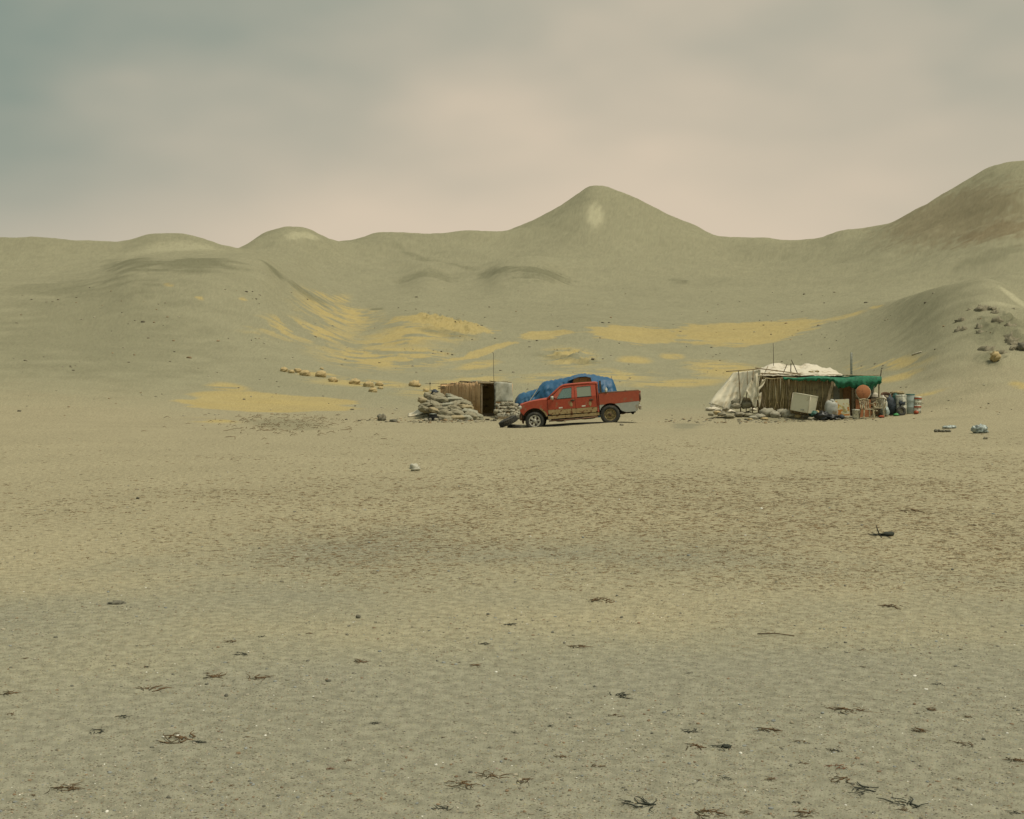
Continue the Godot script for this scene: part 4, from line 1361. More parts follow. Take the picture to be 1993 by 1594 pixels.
func scatter() -> void:
	# litter of dry roots over the flat, gravel in front: uncountable
	var g := RandomNumberGenerator.new()
	g.seed = 909
	var stuff := []
	for v in 3:
		var st := mb()
		weed_clump(st, 1.0, 500 + v, 6)
		st.generate_normals()
		stuff.append(st.commit())
	var tints := [Color(0.18, 0.11, 0.048), Color(0.23, 0.15, 0.07), Color(0.16, 0.12, 0.065), Color(0.29, 0.215, 0.12), Color(0.27, 0.225, 0.135)]
	for v in 3:
		var xf := []
		var cl := []
		var tries := 0
		while xf.size() < 14000 and tries < 90000:
			tries += 1
			var px := g.randf_range(-60, 2050)
			var py := 845.0 + 420.0 * pow(g.randf(), 0.85) if g.randf() < 0.78 else g.randf_range(1150, 1600)
			var d := EYE * F / (py - HZ)
			var x := (px - CX) / F * d
			var den := n_patch.get_noise_2d(x * 0.9 + 70.0, -d * 0.5) * 0.5 + n_mid.get_noise_2d(x * 0.25, -d * 0.25 + 50.0) * 0.4
			den += 0.5 * smoothstep(200, 950, px) - 0.33 - 0.5 * smoothstep(1020, 1280, py)
			if py < 930: den -= 0.25
			if g.randf() > clampf(0.42 + den, 0.05, 1.0): continue
			var s := g.randf_range(0.035, 0.11) * (1.0 if py < 1150 else 0.7) * lerpf(1.3, 0.75, smoothstep(850, 1200, py))
			var b := Basis(Vector3.UP, g.randf() * TAU).scaled(Vector3(s, s * 0.8, s))
			xf.append(Transform3D(b, Vector3(x, height(x, -d) - 0.002, -d)))
			var c: Color = tints[g.randi() % tints.size()]
			cl.append(c * g.randf_range(0.75, 1.25))
		multi(stuff[v], xf, cl, "root_litter", "fine litter of dry brown roots over the flat", "dry litter")
	var peb := []
	for v in 3:
		var st := mb()
		lump(st, Vector3(0, 0.15, 0), Vector3(0.5, 0.32, 0.42), 520 + v, 0.7, 2.2, 7, 5, 1.6)
		st.generate_normals()
		peb.append(st.commit())
	var ptint := [Color(0.27, 0.24, 0.17), Color(0.22, 0.205, 0.15), Color(0.14, 0.135, 0.105), Color(0.33, 0.30, 0.23), Color(0.22, 0.15, 0.09), Color(0.24, 0.255, 0.24), Color(0.38, 0.34, 0.25)]
	for v in 3:
		var xf := []
		var cl := []
		while xf.size() < 6000:
			var px := g.randf_range(-60, 2050)
			var py := 860.0 + 740.0 * pow(g.randf(), 0.6)
			var d := EYE * F / (py - HZ)
			var x := (px - CX) / F * d
			var den := n_mid.get_noise_2d(x * 3.0 + 10.0, -d * 3.0) * 0.9 + 0.45
			if g.randf() > den: continue
			var s := g.randf_range(0.004, 0.012) * (1.0 + 1.6 * pow(g.randf(), 12.0)) * lerpf(1.9, 1.0, smoothstep(860, 1200, py)) * lerpf(1.0, 0.7, smoothstep(1250, 1600, py))
			xf.append(Transform3D(Basis(Vector3.UP, g.randf() * TAU).scaled(Vector3(s, s * g.randf_range(0.5, 1.0), s)), Vector3(x, height(x, -d) - 0.001, -d)))
			var c: Color = ptint[g.randi() % ptint.size()]
			if g.randf() < 0.02: c = Color(0.72, 0.70, 0.62)
			cl.append(c * g.randf_range(0.8, 1.2))
		multi(peb[v], xf, cl, "gravel", "small loose gravel and shell bits on the near ground", "gravel")

func far_stones() -> void:
	# small stones strewn about the camp and over the slopes behind
	var g := RandomNumberGenerator.new()
	g.seed = 77
	var st := mb()
	lump(st, Vector3(0, 0.12, 0), Vector3(0.5, 0.34, 0.42), 530, 0.9, 2.3, 8, 6, 1.6)
	st.generate_normals()
	var mesh := st.commit()
	var xf := []
	var cl := []
	var tones := [Color(0.17, 0.15, 0.10), Color(0.25, 0.22, 0.15), Color(0.12, 0.105, 0.07), Color(0.33, 0.3, 0.22), Color(0.28, 0.2, 0.11)]
	for k in 1500:
		var p: Vector3
		var s := 0.1
		if k < 650:
			var left := g.randf() < 0.5
			p = G(g.randfn(870, 70) if left else g.randfn(1510, 110), clampf(g.randfn(54.2, 1.3), 50.5, 58.0))
			s = g.randf_range(0.03, 0.13) * (1.0 + pow(g.randf(), 6.0))
		else:
			p = ground(g.randf_range(10, 1985), 560.0 + 250.0 * g.randf())
			if n_patch.get_noise_2d(p.x * 0.4, p.z * 0.4) + g.randf_range(-0.3, 0.3) < 0.05: continue
			s = g.randf_range(0.08, 0.26) * (1.0 + 0.8 * pow(g.randf(), 8.0)) * clampf(-p.z / 110.0, 0.5, 1.5)
		xf.append(Transform3D(Basis(Vector3.UP, g.randf() * TAU).scaled(Vector3(s, s * g.randf_range(0.5, 1.0), s)), p - Vector3(0, s * 0.05, 0)))
		cl.append(tones[g.randi() % tones.size()] * g.randf_range(0.8, 1.2))
	multi(mesh, xf, cl, "scattered_stones", "small stones strewn about the camp and the slopes", "stones")

func multi(mesh: Mesh, xf: Array, cl: Array, called: String, label: String, category: String) -> void:
	var mm := MultiMesh.new()
	mm.transform_format = MultiMesh.TRANSFORM_3D
	mm.use_colors = true
	mm.mesh = mesh
	mm.instance_count = xf.size()
	for k in xf.size():
		mm.set_instance_transform(k, xf[k])
		mm.set_instance_color(k, cl[k])
	var o := MultiMeshInstance3D.new()
	o.name = numbered(called)
	o.multimesh = mm
	var m := StandardMaterial3D.new()
	m.vertex_color_use_as_albedo = true
	m.roughness = 0.95
	o.material_override = m
	add_child(o)
	tag(o, label, category, "", "stuff")
# ------------------------------------------------------------------ the reed shack
func right_shack() -> void:
	var t := thing("reed_shack", "reed mat shack roofed with white plastic and a green net porch", "shack")
	var st := mb()
	# reed walls: front in two tones, sides, back
	var fa := G(1478, 55.5); var fb := G(1560, 55.3); var fc := G(1622, 55.2)
	canes(st, fa, fb, func(u: float) -> float: return 2.02 + 0.05 * sin(u * 7.0), 90, 0.017, 0.05, 0.10)
	part(st, "reed_wall", M.reed, t).set_meta("kind", "stuff")
	st = mb()
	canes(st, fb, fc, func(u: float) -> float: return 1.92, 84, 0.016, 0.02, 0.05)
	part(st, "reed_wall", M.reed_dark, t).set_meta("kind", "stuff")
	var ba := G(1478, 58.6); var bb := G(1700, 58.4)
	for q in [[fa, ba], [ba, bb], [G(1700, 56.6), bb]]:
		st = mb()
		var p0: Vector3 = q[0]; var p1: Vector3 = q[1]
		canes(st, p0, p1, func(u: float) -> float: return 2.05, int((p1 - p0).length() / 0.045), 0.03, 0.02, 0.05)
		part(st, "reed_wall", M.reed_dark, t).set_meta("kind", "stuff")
	# loose reeds in front of the wall
	for k in 22:
		st = mb()
		var x := rng.randf_range(1488, 1618)
		var p := G(x, 55.12, -0.03)
		var q := W(x + rng.randf_range(-9, 9), rng.randf_range(733, 760), 55.2)
		pole(st, p, q, rng.randf_range(0.010, 0.018), 0.05)
		part(st, "loose_reed", M.reed if k % 3 else M.wood, t)
	# poles: corner posts, eave beam, roof poles, leaning planks
	var posts := [[1476, 55.4, 1478, 722, 0.035], [1464, 55.5, 1466, 720, 0.03], [1442, 55.7, 1437, 722, 0.03], [1452, 55.6, 1455, 722, 0.022], [1661, 55.1, 1659, 750, 0.045], [1709, 54.9, 1711, 740, 0.04], [1486, 55.3, 1484, 725, 0.022]]
	for a in posts:
		st = mb()
		pole(st, G(a[0], a[1], -0.1), W(a[2], a[3], a[1]), a[4], 0.025)
		part(st, "post", M.wood, t)
	var beams := [[1413, 723, 55.9, 1478, 718, 55.3, 0.022], [1470, 716, 55.4, 1560, 728, 55.1, 0.026], [1520, 737, 55.0, 1640, 735, 55.0, 0.026], [1600, 738, 54.9, 1668, 744, 54.8, 0.022], [1478, 727, 55.2, 1700, 731, 55.6, 0.03], [1620, 731, 56.8, 1712, 730, 56.6, 0.025], [1490, 722, 55.3, 1495, 712, 58.0, 0.02]]
	for a in beams:
		st = mb()
		pole(st, W(a[0], a[1], a[2]), W(a[3], a[4], a[5]), a[6], 0.03)
		part(st, "roof_pole", M.wood, t)
	# three sticks standing on the roof
	for a in [[1523, 728, 1532, 708, 0.018], [1539, 727, 1539.5, 707, 0.024], [1555, 731, 1540, 700, 0.02]]:
		st = mb()
		pole(st, W(a[0], a[1] + 2.0, 55.6), W(a[2], a[3], 55.7), a[4], 0.01)
		part(st, "roof_stick", M.wood_dark, t)
	st = mb()
	tube(st, [W(1505.5, 712, 57.4), W(1505.5, 690, 57.4), W(1505, 668, 57.4)], [0.014, 0.012, 0.010], 6)
	part(st, "thin_rod", M.wood_dark, t)
	st = mb()
	pole(st, G(1657, 56.9, -0.1), W(1657, 686, 56.9), 0.06, 0.01)
	part(st, "mast_post", M.galv, t)
	st = mb()
	pole(st, W(1712, 742, 55.0), W(1715.5, 719, 55.0), 0.022, 0.01)
	part(st, "post_tip", M.wood_dark, t)
	# plank leaning against the wall
	st = mb(false)
	bar(st, G(1601.5, 54.75, -0.03), W(1622, 741, 55.0), 0.13, 0.035)
	part(st, "leaning_plank", M.wood, t)
	st = mb(false)
	bar(st, W(1697, 768, 54.9), W(1704, 735, 54.8), 0.10, 0.03)
	part(st, "leaning_plank", M.galv, t)
	# porch panels behind the things: boards and reed
	for a in [[1622, 1634, 752, 55.9, "sheet_grey"], [1634, 1642, 748, 55.95, "reed_dark"], [1641, 1657, 748, 55.9, "ply"], [1657, 1664, 747, 55.85, "wood"]]:
		st = mb(false)
		var p := G(a[0], a[3]); var q := G(a[1], a[3])
		var ty := W(0, a[2], a[3]).y
		box(st, Vector3((p.x + q.x) * 0.5, (p.y + ty) * 0.5 - 0.03, p.z), Vector3(q.x - p.x - 0.01, ty - p.y + 0.06, 0.025), Basis(Vector3.BACK, rng.randf_range(-0.02, 0.02)))
		part(st, "board", M[a[4]], t)
	# roof: white plastic over mats, rising to the back, lumpy
	var rx := PackedFloat64Array([1471, 1478, 1490, 1505, 1530, 1555, 1568, 1585, 1605, 1622, 1641])
	var ry := PackedFloat64Array([721, 719, 713.5, 707.5, 709, 713, 709.5, 711, 716, 722, 730])
	var rm := slopes(rx, ry)
	st = mb()
	var g := []
	for j in 19:
		var row := []
		var v := j / 18.0
		for i in 45:
			var u := i / 44.0
			var px := lerpf(lerpf(1474, 1472, v), lerpf(1640, 1638, v), u)
			var k := clampi(rx.bsearch(px) - 1, 0, rx.size() - 2)
			var crest := hermite(rx[k], rx[k + 1], ry[k], ry[k + 1], rm[k], rm[k + 1], px)
			var py := lerpf(731.5, crest, pow(v, 0.8))
			var p := W(px, py, lerpf(55.15, 58.3, v))
			p.y += 0.09 * n_small.get_noise_2d(u * 9.0, v * 4.0) * (0.3 + v) + 0.035 * n_small.get_noise_2d(u * 26.0, v * 14.0 + 3.0)
			row.append(p)
		g.append(row)
	sheet(st, g, -0.02)
	part(st, "roof_plastic", M.roof_white, t)
	# dark mat under the plastic along the eave and stones holding it down
	st = mb()
	g = []
	for j in 5:
		var row := []
		for i in 41:
			var u := i / 40.0
			var v := j / 4.0
			var p := W(lerpf(1486, 1700, u), 730.5 + 4.5 * v + 1.5 * sin(u * 21.0) * v, lerpf(57.5, 55.0, v))
			p.y += 0.03 * n_small.get_noise_2d(u * 20.0, v * 4.0)
			row.append(p)
		g.append(row)
	g.reverse()
	sheet(st, g, 0.03)
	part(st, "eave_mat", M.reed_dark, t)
	for a in [[1578, 724, 9], [1590, 723, 8], [1600, 727, 5], [1640, 732, 12], [1512, 722, 4]]:
		st = mb()
		var p := W(a[0], a[1], 56.0)
		lump(st, p, Vector3(a[2] / 43.0 * 0.55, 0.05, 0.10), int(a[0]), 0.6)
		part(st, "roof_scrap", M.reed_dark if a[0] < 1610 else M.sheet_white, t)
	# green shade net: a thin strip on the left, a hanging valance on the porch
	st = mb()
	g = []
	for j in 11:
		var row := []
		var v := j / 10.0
		for i in 61:
			var u := i / 60.0
			var px := lerpf(1524, 1716, u)
			var topy := 733.5 + 1.5 * sin(u * 13.0) - 1.0 * smoothstep(0.5, 1.0, u)
			var drop := lerpf(5.0, 9.0, smoothstep(0.1, 0.4, u)) + 15.0 * smoothstep(0.50, 0.58, u) + 6.0 * sin(u * 17.0) * smoothstep(0.5, 0.7, u) - 7.0 * smoothstep(0.93, 1.0, u) + 6.0 * n_small.get_noise_2d(u * 22.0, 0.0)
			var p := W(px, topy + drop * v, 54.85 - 0.12 * sin(PI * v))
			p.z += 0.16 * n_small.get_noise_2d(u * 22.0, v * 1.5) * v + 0.05 * sin(u * 70.0 + v * 2.0) * v
			row.append(p)
		g.append(row)
	g.reverse()
	sheet(st, g, 0.008)
	part(st, "green_net", M.green, t)
	st = mb()
	g = []
	for j in 5:
		var row := []
		for i in 25:
			var u := i / 24.0
			var v := j / 4.0
			var p := W(lerpf(1626, 1714, u), 731.5 + 1.5 * v + 1.2 * sin(u * 9.0 + v), lerpf(57.6, 54.9, v))
			row.append(p)
		g.append(row)
	g.reverse()
	sheet(st, g, 0.01)
	part(st, "net_roof", M.green, t)
	# white sheeting on the left flank
	st = mb()
	g = []
	for j in 25:
		var row := []
		var v := j / 24.0
		for i in 49:
			var u := i / 48.0
			var top := W(lerpf(1427, 1480, u), lerpf(725, 719, u), lerpf(57.3, 55.25, u))
			var bot := W(lerpf(1379, 1471, pow(u, 0.8)), 785.0 + 11.0 * sin(PI * minf(u * 1.3, 1.0)) - 24.0 * exp(-pow((u - 0.74) / 0.11, 2.0)) + 8.0 * smoothstep(0.85, 1.0, u), lerpf(56.6, 54.95, u))
			bot.y = maxf(bot.y, height(bot.x, bot.z) + 0.02)
			var p := top.lerp(bot, v)
			p.z += 0.06 * sin(u * 44.0 + 2.0 * n_small.get_noise_2d(u * 4.0, v)) * (0.25 + 0.75 * v) + 0.10 * n_small.get_noise_2d(u * 9.0, v * 2.5)
			p.y += 0.02 * n_small.get_noise_2d(u * 11.0 + 5.0, v * 8.0)
			row.append(p)
		g.append(row)
	g.reverse()
	sheet(st, g, 0.012)
	var ws := part(st, "flank_sheet", M.sheet_white, t)
	ws.set_meta("label", "white plastic sheeting hung down the left flank in folds")
	for a in [[1472, 727, 1478, 790, 5.0], [1488, 738, 1476, 760, 9.0], [1480, 765, 1478, 792, 5.0]]:
		st = mb()
		g = []
		for j in 9:
			var row := []
			for i in 5:
				var v := j / 8.0
				var w := 1.0 - 0.6 * v
				row.append(W(lerpf(a[0], a[2], v) + (i / 4.0 - 0.5) * a[4] * w, lerpf(a[1], a[3], v) + 1.5 * sin(i * 1.3 + v * 5.0), 55.0 - 0.05 * sin(v * 7.0 + i)))
			g.append(row)
		g.reverse()
		sheet(st, g, 0.01)
		part(st, "torn_strip", M.sheet_white, t)

func shack_things() -> void:
	var st: SurfaceTool
	var g: Array
	# crumpled white plastic at the foot of the flank
	var n := 0
	for a in [[1392, 790, 16, 9, "the upper"], [1386, 797, 18, 6, "the lower left"], [1414, 800, 22, 6, "the long low"], [1466, 798, 10, 4, "the smallest"]]:
		st = mb()
		var p := ground(a[0], a[1] + a[3] * 0.4)
		var w: float = a[2] / 43.0 * 0.68
		lump(st, Vector3(0, 0.06, 0), Vector3(w, a[3] / 43.0 * 0.8, 0.2), 600 + n, 1.1, 2.2, 18, 10, 2.0)
		solo(st, "crumpled_plastic", M.roof_white, "%s crumple of white plastic at the sheeted flank of the shack" % a[4], "plastic", p)
		n += 1
	# the white chest propped on its edge against the reeds
	var c := thing("white_chest", "white chest freezer box tipped on its edge against the reed wall", "chest", W(1565, 785.5, 54.4))
	c.basis = Basis(Vector3.BACK, -0.20) * Basis(Vector3.UP, -0.62) * Basis(Vector3.RIGHT, 0.06)
	st = mb(false)
	var cw := 0.82; var chh := 0.74; var cd := 0.84
	box(st, Vector3(0, 0, -cd / 2 + 0.02), Vector3(cw, chh, 0.04)); box(st, Vector3(0, 0, cd / 2 - 0.02), Vector3(cw, chh, 0.04))
	box(st, Vector3(-cw / 2 + 0.02, 0, 0), Vector3(0.04, chh - 0.004, cd - 0.08)); box(st, Vector3(cw / 2 - 0.02, 0, 0), Vector3(0.04, chh - 0.004, cd - 0.08))
	box(st, Vector3(0, -chh / 2 + 0.022, 0), Vector3(cw - 0.08, 0.04, cd - 0.08))
	part(st, "chest_body", M.fridge, c)
	st = mb()
	box(st, Vector3(0, chh / 2 + 0.022, 0), Vector3(cw + 0.02, 0.04, cd + 0.02))
	part(st, "lid", M.fridge, c)
	st = mb()
	for s in [-1, 1]:
		tube(st, [Vector3(s * (cw / 2 + 0.002), -chh / 2, cd / 2 + 0.002), Vector3(s * (cw / 2 + 0.002), chh / 2, cd / 2 + 0.002)], [0.014], 6)
	part(st, "corner_trim", M.roof_white, c)
	st = mb()
	box(st, Vector3(0.14, -chh * 0.36, cd / 2 + 0.004), Vector3(0.16, 0.07, 0.012))
	part(st, "maker_plate", M.sheet_grey, c)
	# rubble along the foot of the wall
	var rub := [[1492, 807, 24, 15], [1508, 812, 18, 11], [1520, 806, 17, 12], [1529, 811, 17, 14], [1503, 803, 15, 10], [1478, 815, 20, 8], [1466, 818, 16, 6], [1446, 780, 24, 16], [1458, 776, 20, 14], [1436, 782, 20, 12], [1452, 787, 22, 12], [1470, 785, 18, 12], [1432, 790, 16, 9], [1540, 812, 18, 7], [1552, 813, 14, 6], [1565, 812, 16, 7], [1576, 813, 14, 7], [1589, 808, 12, 14], [1405, 806, 16, 6], [1420, 810, 18, 6], [1395, 803, 14, 6], [1440, 806, 18, 7], [1456, 808, 16, 7], [1488, 822, 12, 4], [1580, 823, 14, 5], [1592, 825, 12, 4], [1624, 817, 14, 4], [1646, 818, 12, 5], [1654, 816, 9, 4], [1460, 825, 8, 3], [1412, 796, 12, 6], [1384, 806, 10, 5]]
	for k in rub.size():
		var a: Array = rub[k]
		var d := clampf(54.2 + (820.0 - a[1]) * 0.045, 53.8, 56.0)
		var p := G(a[0], d)
		p.y = maxf(p.y + 0.02, W(a[0], a[1] + a[3] * 0.3, d).y)
		p.y = minf(p.y, height(p.x, p.z) + 0.35)
		st = mb()
		lump(st, Vector3(0, a[3] / 43.0 * 0.25, 0), Vector3(a[2] / 43.0 * 0.55, a[3] / 43.0 * 0.6, a[2] / 43.0 * 0.45), 620 + k, 0.5, 2.4, 14, 9, 1.5)
		var pale: bool = k < 7
		solo(st, "rubble_stone", M.stone_mid if pale else ([M.stone, M.sack, M.stone_yellow][k % 3]), "pale rounded stone in the row below the reed wall" if pale else "brownish stone in the rubble along the foot of the shack", "stone", p, "pale stones below the reed wall" if pale else "rubble along the foot of the shack")
	# teal rag under the chest, black bags, ball
	st = mb()
	lump(st, Vector3.ZERO, Vector3(0.22, 0.12, 0.14), 660, 0.7, 2.0, 16, 10, 1.8)
	solo(st, "teal_rag", M.teal, "dark teal rag stuffed under the tipped white chest", "rag", G(1584, 54.25, 0.22))
	for a in [[1600, 811, 22, 16, "large", 0.0], [1622, 813, 26, 10, "long low", 0.0]]:
		var p := G(a[0], 53.9)
		st = mb()
		lump(st, Vector3(0, a[3] / 44.0 * 0.42, 0), Vector3(a[2] / 44.0 * 0.55, a[3] / 44.0 * 0.6, 0.3), int(a[0]), 0.6, 2.2, 22, 14, 1.8)
		solo(st, "black_bag", M.black_bag, "%s black refuse bag at the foot of the shack" % a[4], "bag", p)
	st = mb()
	lump(st, Vector3(0, 0.11, 0), Vector3(0.13, 0.12, 0.13), 663, 0.15)
	solo(st, "dark_ball", M.navy, "dark round bundle between the black bag and the picture board", "bundle", G(1638, 53.9))
	# white sack and picture board leaning in the porch
	st = mb()
	lump(st, Vector3(0, 0.36, 0), Vector3(0.30, 0.40, 0.18), 664, 0.3, 3.2, 22, 16, 1.5)
	lump(st, Vector3(0.03, 0.76, 0), Vector3(0.10, 0.07, 0.07), 665, 0.5)
	solo(st, "white_sack", M.bed_grey, "full whitish sack standing between leaning plank and picture board", "sack", G(1618, 54.6))
	var pb := thing("picture_board", "stained white board with an orange and yellow print leaning by the porch", "board", G(1641, 54.45))
	pb.basis = Basis(Vector3.UP, -0.1) * Basis(Vector3.RIGHT, -0.13) * Basis(Vector3.BACK, 0.05)
	st = mb(false)
	box(st, Vector3(0, 0.42, 0), Vector3(0.62, 0.84, 0.02))
	part(st, "backing", M.roof_white, pb)
	var pm := StandardMaterial3D.new()
	pm.albedo_texture = print_tex()
	pm.roughness = 0.7
	var qm := QuadMesh.new()
	qm.size = Vector2(0.60, 0.82)
	var pr := MeshInstance3D.new()
	pr.name = "print"
	pr.mesh = qm
	pr.material_override = pm
	pb.add_child(pr)
	pr.position = Vector3(0, 0.42, 0.0135)
	# white bucket
	var bk := thing("bucket", "white plastic bucket with a lid on the sand before the porch", "bucket", G(1665.5, 53.6))
	st = mb()
	lathe(st, [Vector2(0, 0), Vector2(0.125, 0), Vector2(0.13, 0.01), Vector2(0.15, 0.38), Vector2(0.158, 0.38), Vector2(0.158, 0.40)], 24)
	part(st, "bucket_body", M.plastic_white, bk)
	st = mb()
	lathe(st, [Vector2(0.162, 0.385), Vector2(0.162, 0.425), Vector2(0.15, 0.43), Vector2(0, 0.425)], 24)
	part(st, "lid", M.plastic_white, bk)
	st = mb()
	var hp := []
	for k in 13: hp.append(Vector3(cos(PI * k / 12.0) * 0.16, 0.36 - 0.13 * sin(PI * k / 12.0), 0.05 + 0.12 * sin(PI * k / 12.0)))
	tube(st, hp, [0.006], 5)
	part(st, "handle", M.galv, bk)
	# brown oval table top standing on edge
	var tb := thing("round_table", "red brown round table top turned on edge under the green net", "table", G(1681, 54.55))
	tb.basis = Basis(Vector3.RIGHT, -0.08)
	st = mb()
	lathe(st, [Vector2(0, 0.0), Vector2(0.30, 0.0), Vector2(0.315, 0.012), Vector2(0.315, 0.03), Vector2(0.30, 0.04), Vector2(0, 0.04)], 36, Transform3D(Basis(Vector3.RIGHT, PI / 2), Vector3(0, 1.12, 0)))
	part(st, "table_top", M.brick_red, tb)
	st = mb()
	lathe(st, [Vector2(0.325, -0.045), Vector2(0.335, -0.03), Vector2(0.335, -0.005), Vector2(0.30, -0.002), Vector2(0.30, -0.045), Vector2(0.325, -0.045)], 36, Transform3D(Basis(Vector3.RIGHT, PI / 2), Vector3(0.015, 1.10, -0.01)))
	part(st, "edge_band", M.sheet_white, tb)
	st = mb(false)
	for s in [-1, 1]: bar(st, Vector3(s * 0.26, 0.0, -0.12), Vector3(s * 0.20, 0.80, -0.08), 0.05, 0.04)
	part(st, "trestle", M.brick_red, tb)
	st = mb(false)
	box(st, Vector3(0.02, 0.40, -0.10), Vector3(0.66, 0.80, 0.03))
	part(st, "apron_panel", M.brick_red, tb)
	# pale cushion behind the post
	st = mb()
	lump(st, Vector3(0, 0, 0), Vector3(0.17, 0.22, 0.09), 670, 0.15, 3.4, 16, 12)
	solo(st, "pale_cushion", M.roof_white, "pale pinkish cushion between table top and the right porch post", "cushion", W(1702, 774, 55.6))
	# shelf the cushion lies on
	var cr := thing("low_crate", "rough wooden crate under the cushion in the porch", "crate", G(1703, 55.6))
	for k in 4:
		st = mb(false)
		box(st, Vector3(0, 0.10 + k * 0.19, 0.2), Vector3(0.46, 0.14, 0.02))
		part(st, "slat", M.wood if k % 2 else M.ply, cr)
	st = mb(false)
	for s in [-1, 1]: box(st, Vector3(s * 0.21, 0.39, 0), Vector3(0.04, 0.80, 0.37))
	box(st, Vector3(0, 0.79, 0), Vector3(0.37, 0.02, 0.36))
	part(st, "frame", M.wood_dark, cr)
	# plastic chairs and stool
	chair(G(1687, 53.85), 0.15, "beige plastic chair with a slotted back in front of the round table", M.plastic_beige)
	chair(G(1712, 54.3), -0.5, "beige plastic chair beside the right porch post", M.plastic_beige)
	# clutter heap to the right
	var heap := [[1718, 785, 14, 22, 55.0, "stone_pale", "pile of dull rags right of the porch post"], [1732, 786, 20, 26, 55.1, "navy", "dark greenish sack behind the right chair"], [1744, 783, 16, 30, 55.2, "teal", "dark green upright bundle before the drums"], [1731, 776, 26, 10, 55.5, "sack", "tan sack lying under the dark basket"], [1722, 798, 12, 10, 54.6, "blue_grey", "small grey blue bundle on the ground by the chair"]]
	for a in heap:
		var p := G(a[0], a[4])
		var top := W(a[0], a[1] - a[3] * 0.5, a[4]).y
		var hh := top - p.y
		st = mb()
		lump(st, Vector3(0, hh * 0.48, 0), Vector3(a[2] / 43.5 * 0.56, hh * 0.54, 0.24), int(a[0] + a[1]), 0.5, 2.6, 20, 14, 1.6)
		solo(st, "rag_bundle", M[a[5]], a[6], "bundle", p)
	st = mb()
	lathe(st, [Vector2(0, -0.13), Vector2(0.16, -0.12), Vector2(0.24, -0.03), Vector2(0.25, 0.06), Vector2(0.235, 0.07), Vector2(0.22, -0.02), Vector2(0.14, -0.09), Vector2(0, -0.10)], 24, Transform3D(Basis(Vector3.RIGHT, 0.5), Vector3.ZERO))
	solo(st, "dark_basket", M.rust, "dark woven basket on top of the clutter right of the porch", "basket", W(1725, 770.5, 55.4))
	st = mb()
	lump(st, Vector3.ZERO, Vector3(0.30, 0.09, 0.16), 675, 0.6, 2.0, 16, 10, 1.8)
	solo(st, "dark_cloth", M.reed_dark, "dark cloth thrown over the clutter beside the basket", "cloth", W(1746, 764.5, 55.5))
	# drums and buckets
	drum("white_drum", G(1754, 55.0), 0.24, 0.86, M.plastic_white, "white drum with a dark smear between green bundle and blue drum", "drum", "navy")
	drum("blue_drum", G(1771, 55.2), 0.20, 0.86, M.blue_grey, "pale blue plastic drum with a teal lid", "drum", "")
	drum("paint_bucket", G(1785, 55.1), 0.17, 0.36, M.plastic_white, "white bucket with an orange band, lower of the two stacked", "bucket", "")
	drum("paint_bucket", G(1786, 55.1, 0.37), 0.165, 0.36, M.plastic_white, "white bucket with an orange band, topmost of the two stacked", "bucket", "band")
	st = mb()
	tyre_mesh(st, 0.20, 0.11, Transform3D(Basis(Vector3.RIGHT, PI / 2), Vector3.ZERO), 0.11)
	var o := solo(st, "scooter_tyre", M.tyre, "small black tyre leaning against the white drum", "tyre", G(1754, 54.55, 0.19))
	o.basis = Basis(Vector3.UP, 0.25) * Basis(Vector3.RIGHT, -0.2)
	st = mb()
	lump(st, Vector3(0, 0.05, 0), Vector3(0.13, 0.07, 0.10), 680, 0.5)
	solo(st, "green_can", M.lime, "bright green crushed can on the sand before the small tyre", "can", G(1744, 54.4))
	st = mb()
	lump(st, Vector3(0, 0.08, 0), Vector3(0.11, 0.09, 0.10), 681, 0.4)
	solo(st, "orange_scrap", M.orange, "orange red plastic scrap at the foot of the white buckets", "scrap", G(1783, 54.7))
	st = mb()
	lump(st, Vector3(0, 0.05, 0), Vector3(0.12, 0.06, 0.10), 682, 0.6)
	solo(st, "orange_rag", M.orange, "faded orange rag on the sand below the right chair", "rag", G(1716, 53.9))
	# pale stick lying on the slope behind
	st = mb()
	var p0 := ground(1775, 692); var p1 := ground(1793, 686)
	tube(st, [p0 + Vector3(0, 0.05, 0), p1 + Vector3(0, 0.05, 0)], [0.05, 0.035], 6)
	solo(st, "pale_stick", M.roof_white, "pale stick lying on the slope behind the shack", "stick")

func drum(called: String, at: Vector3, r: float, h: float, m: Material, label: String, category: String, extra: String) -> void:
	var t := thing(called, label, category, at)
	t.rotation.z = rng.randf_range(-0.03, 0.03)
	var st := mb()
	lathe(st, [Vector2(0, 0), Vector2(r * 0.93, 0), Vector2(r, 0.02), Vector2(r, h * 0.32), Vector2(r * 1.04, h * 0.34), Vector2(r, h * 0.36), Vector2(r, h * 0.65), Vector2(r * 1.04, h * 0.67), Vector2(r, h * 0.69), Vector2(r, h - 0.04), Vector2(r * 0.94, h)], 28)
	part(st, "shell", m, t)
	st = mb()
	lathe(st, [Vector2(r * 1.03, h - 0.035), Vector2(r * 1.03, h + 0.005), Vector2(r * 0.9, h + 0.018), Vector2(0, h + 0.012)], 28)
	part(st, "lid", M.teal if called == "blue_drum" else m, t)
	if extra == "navy":
		st = mb()
		lump(st, Vector3(-0.02, h * 0.60, r * 0.94), Vector3(0.14, 0.12, 0.03), 690, 0.8, 2.0, 14, 10)
		part(st, "smear", M.navy, t)
	if called == "paint_bucket":
		st = mb()
		lathe(st, [Vector2(r * 1.005, h * 0.70), Vector2(r * 1.045, h * 0.71), Vector2(r * 1.045, h * 0.88), Vector2(r * 1.005, h * 0.89)], 28)
		part(st, "orange_band", M.orange, t)

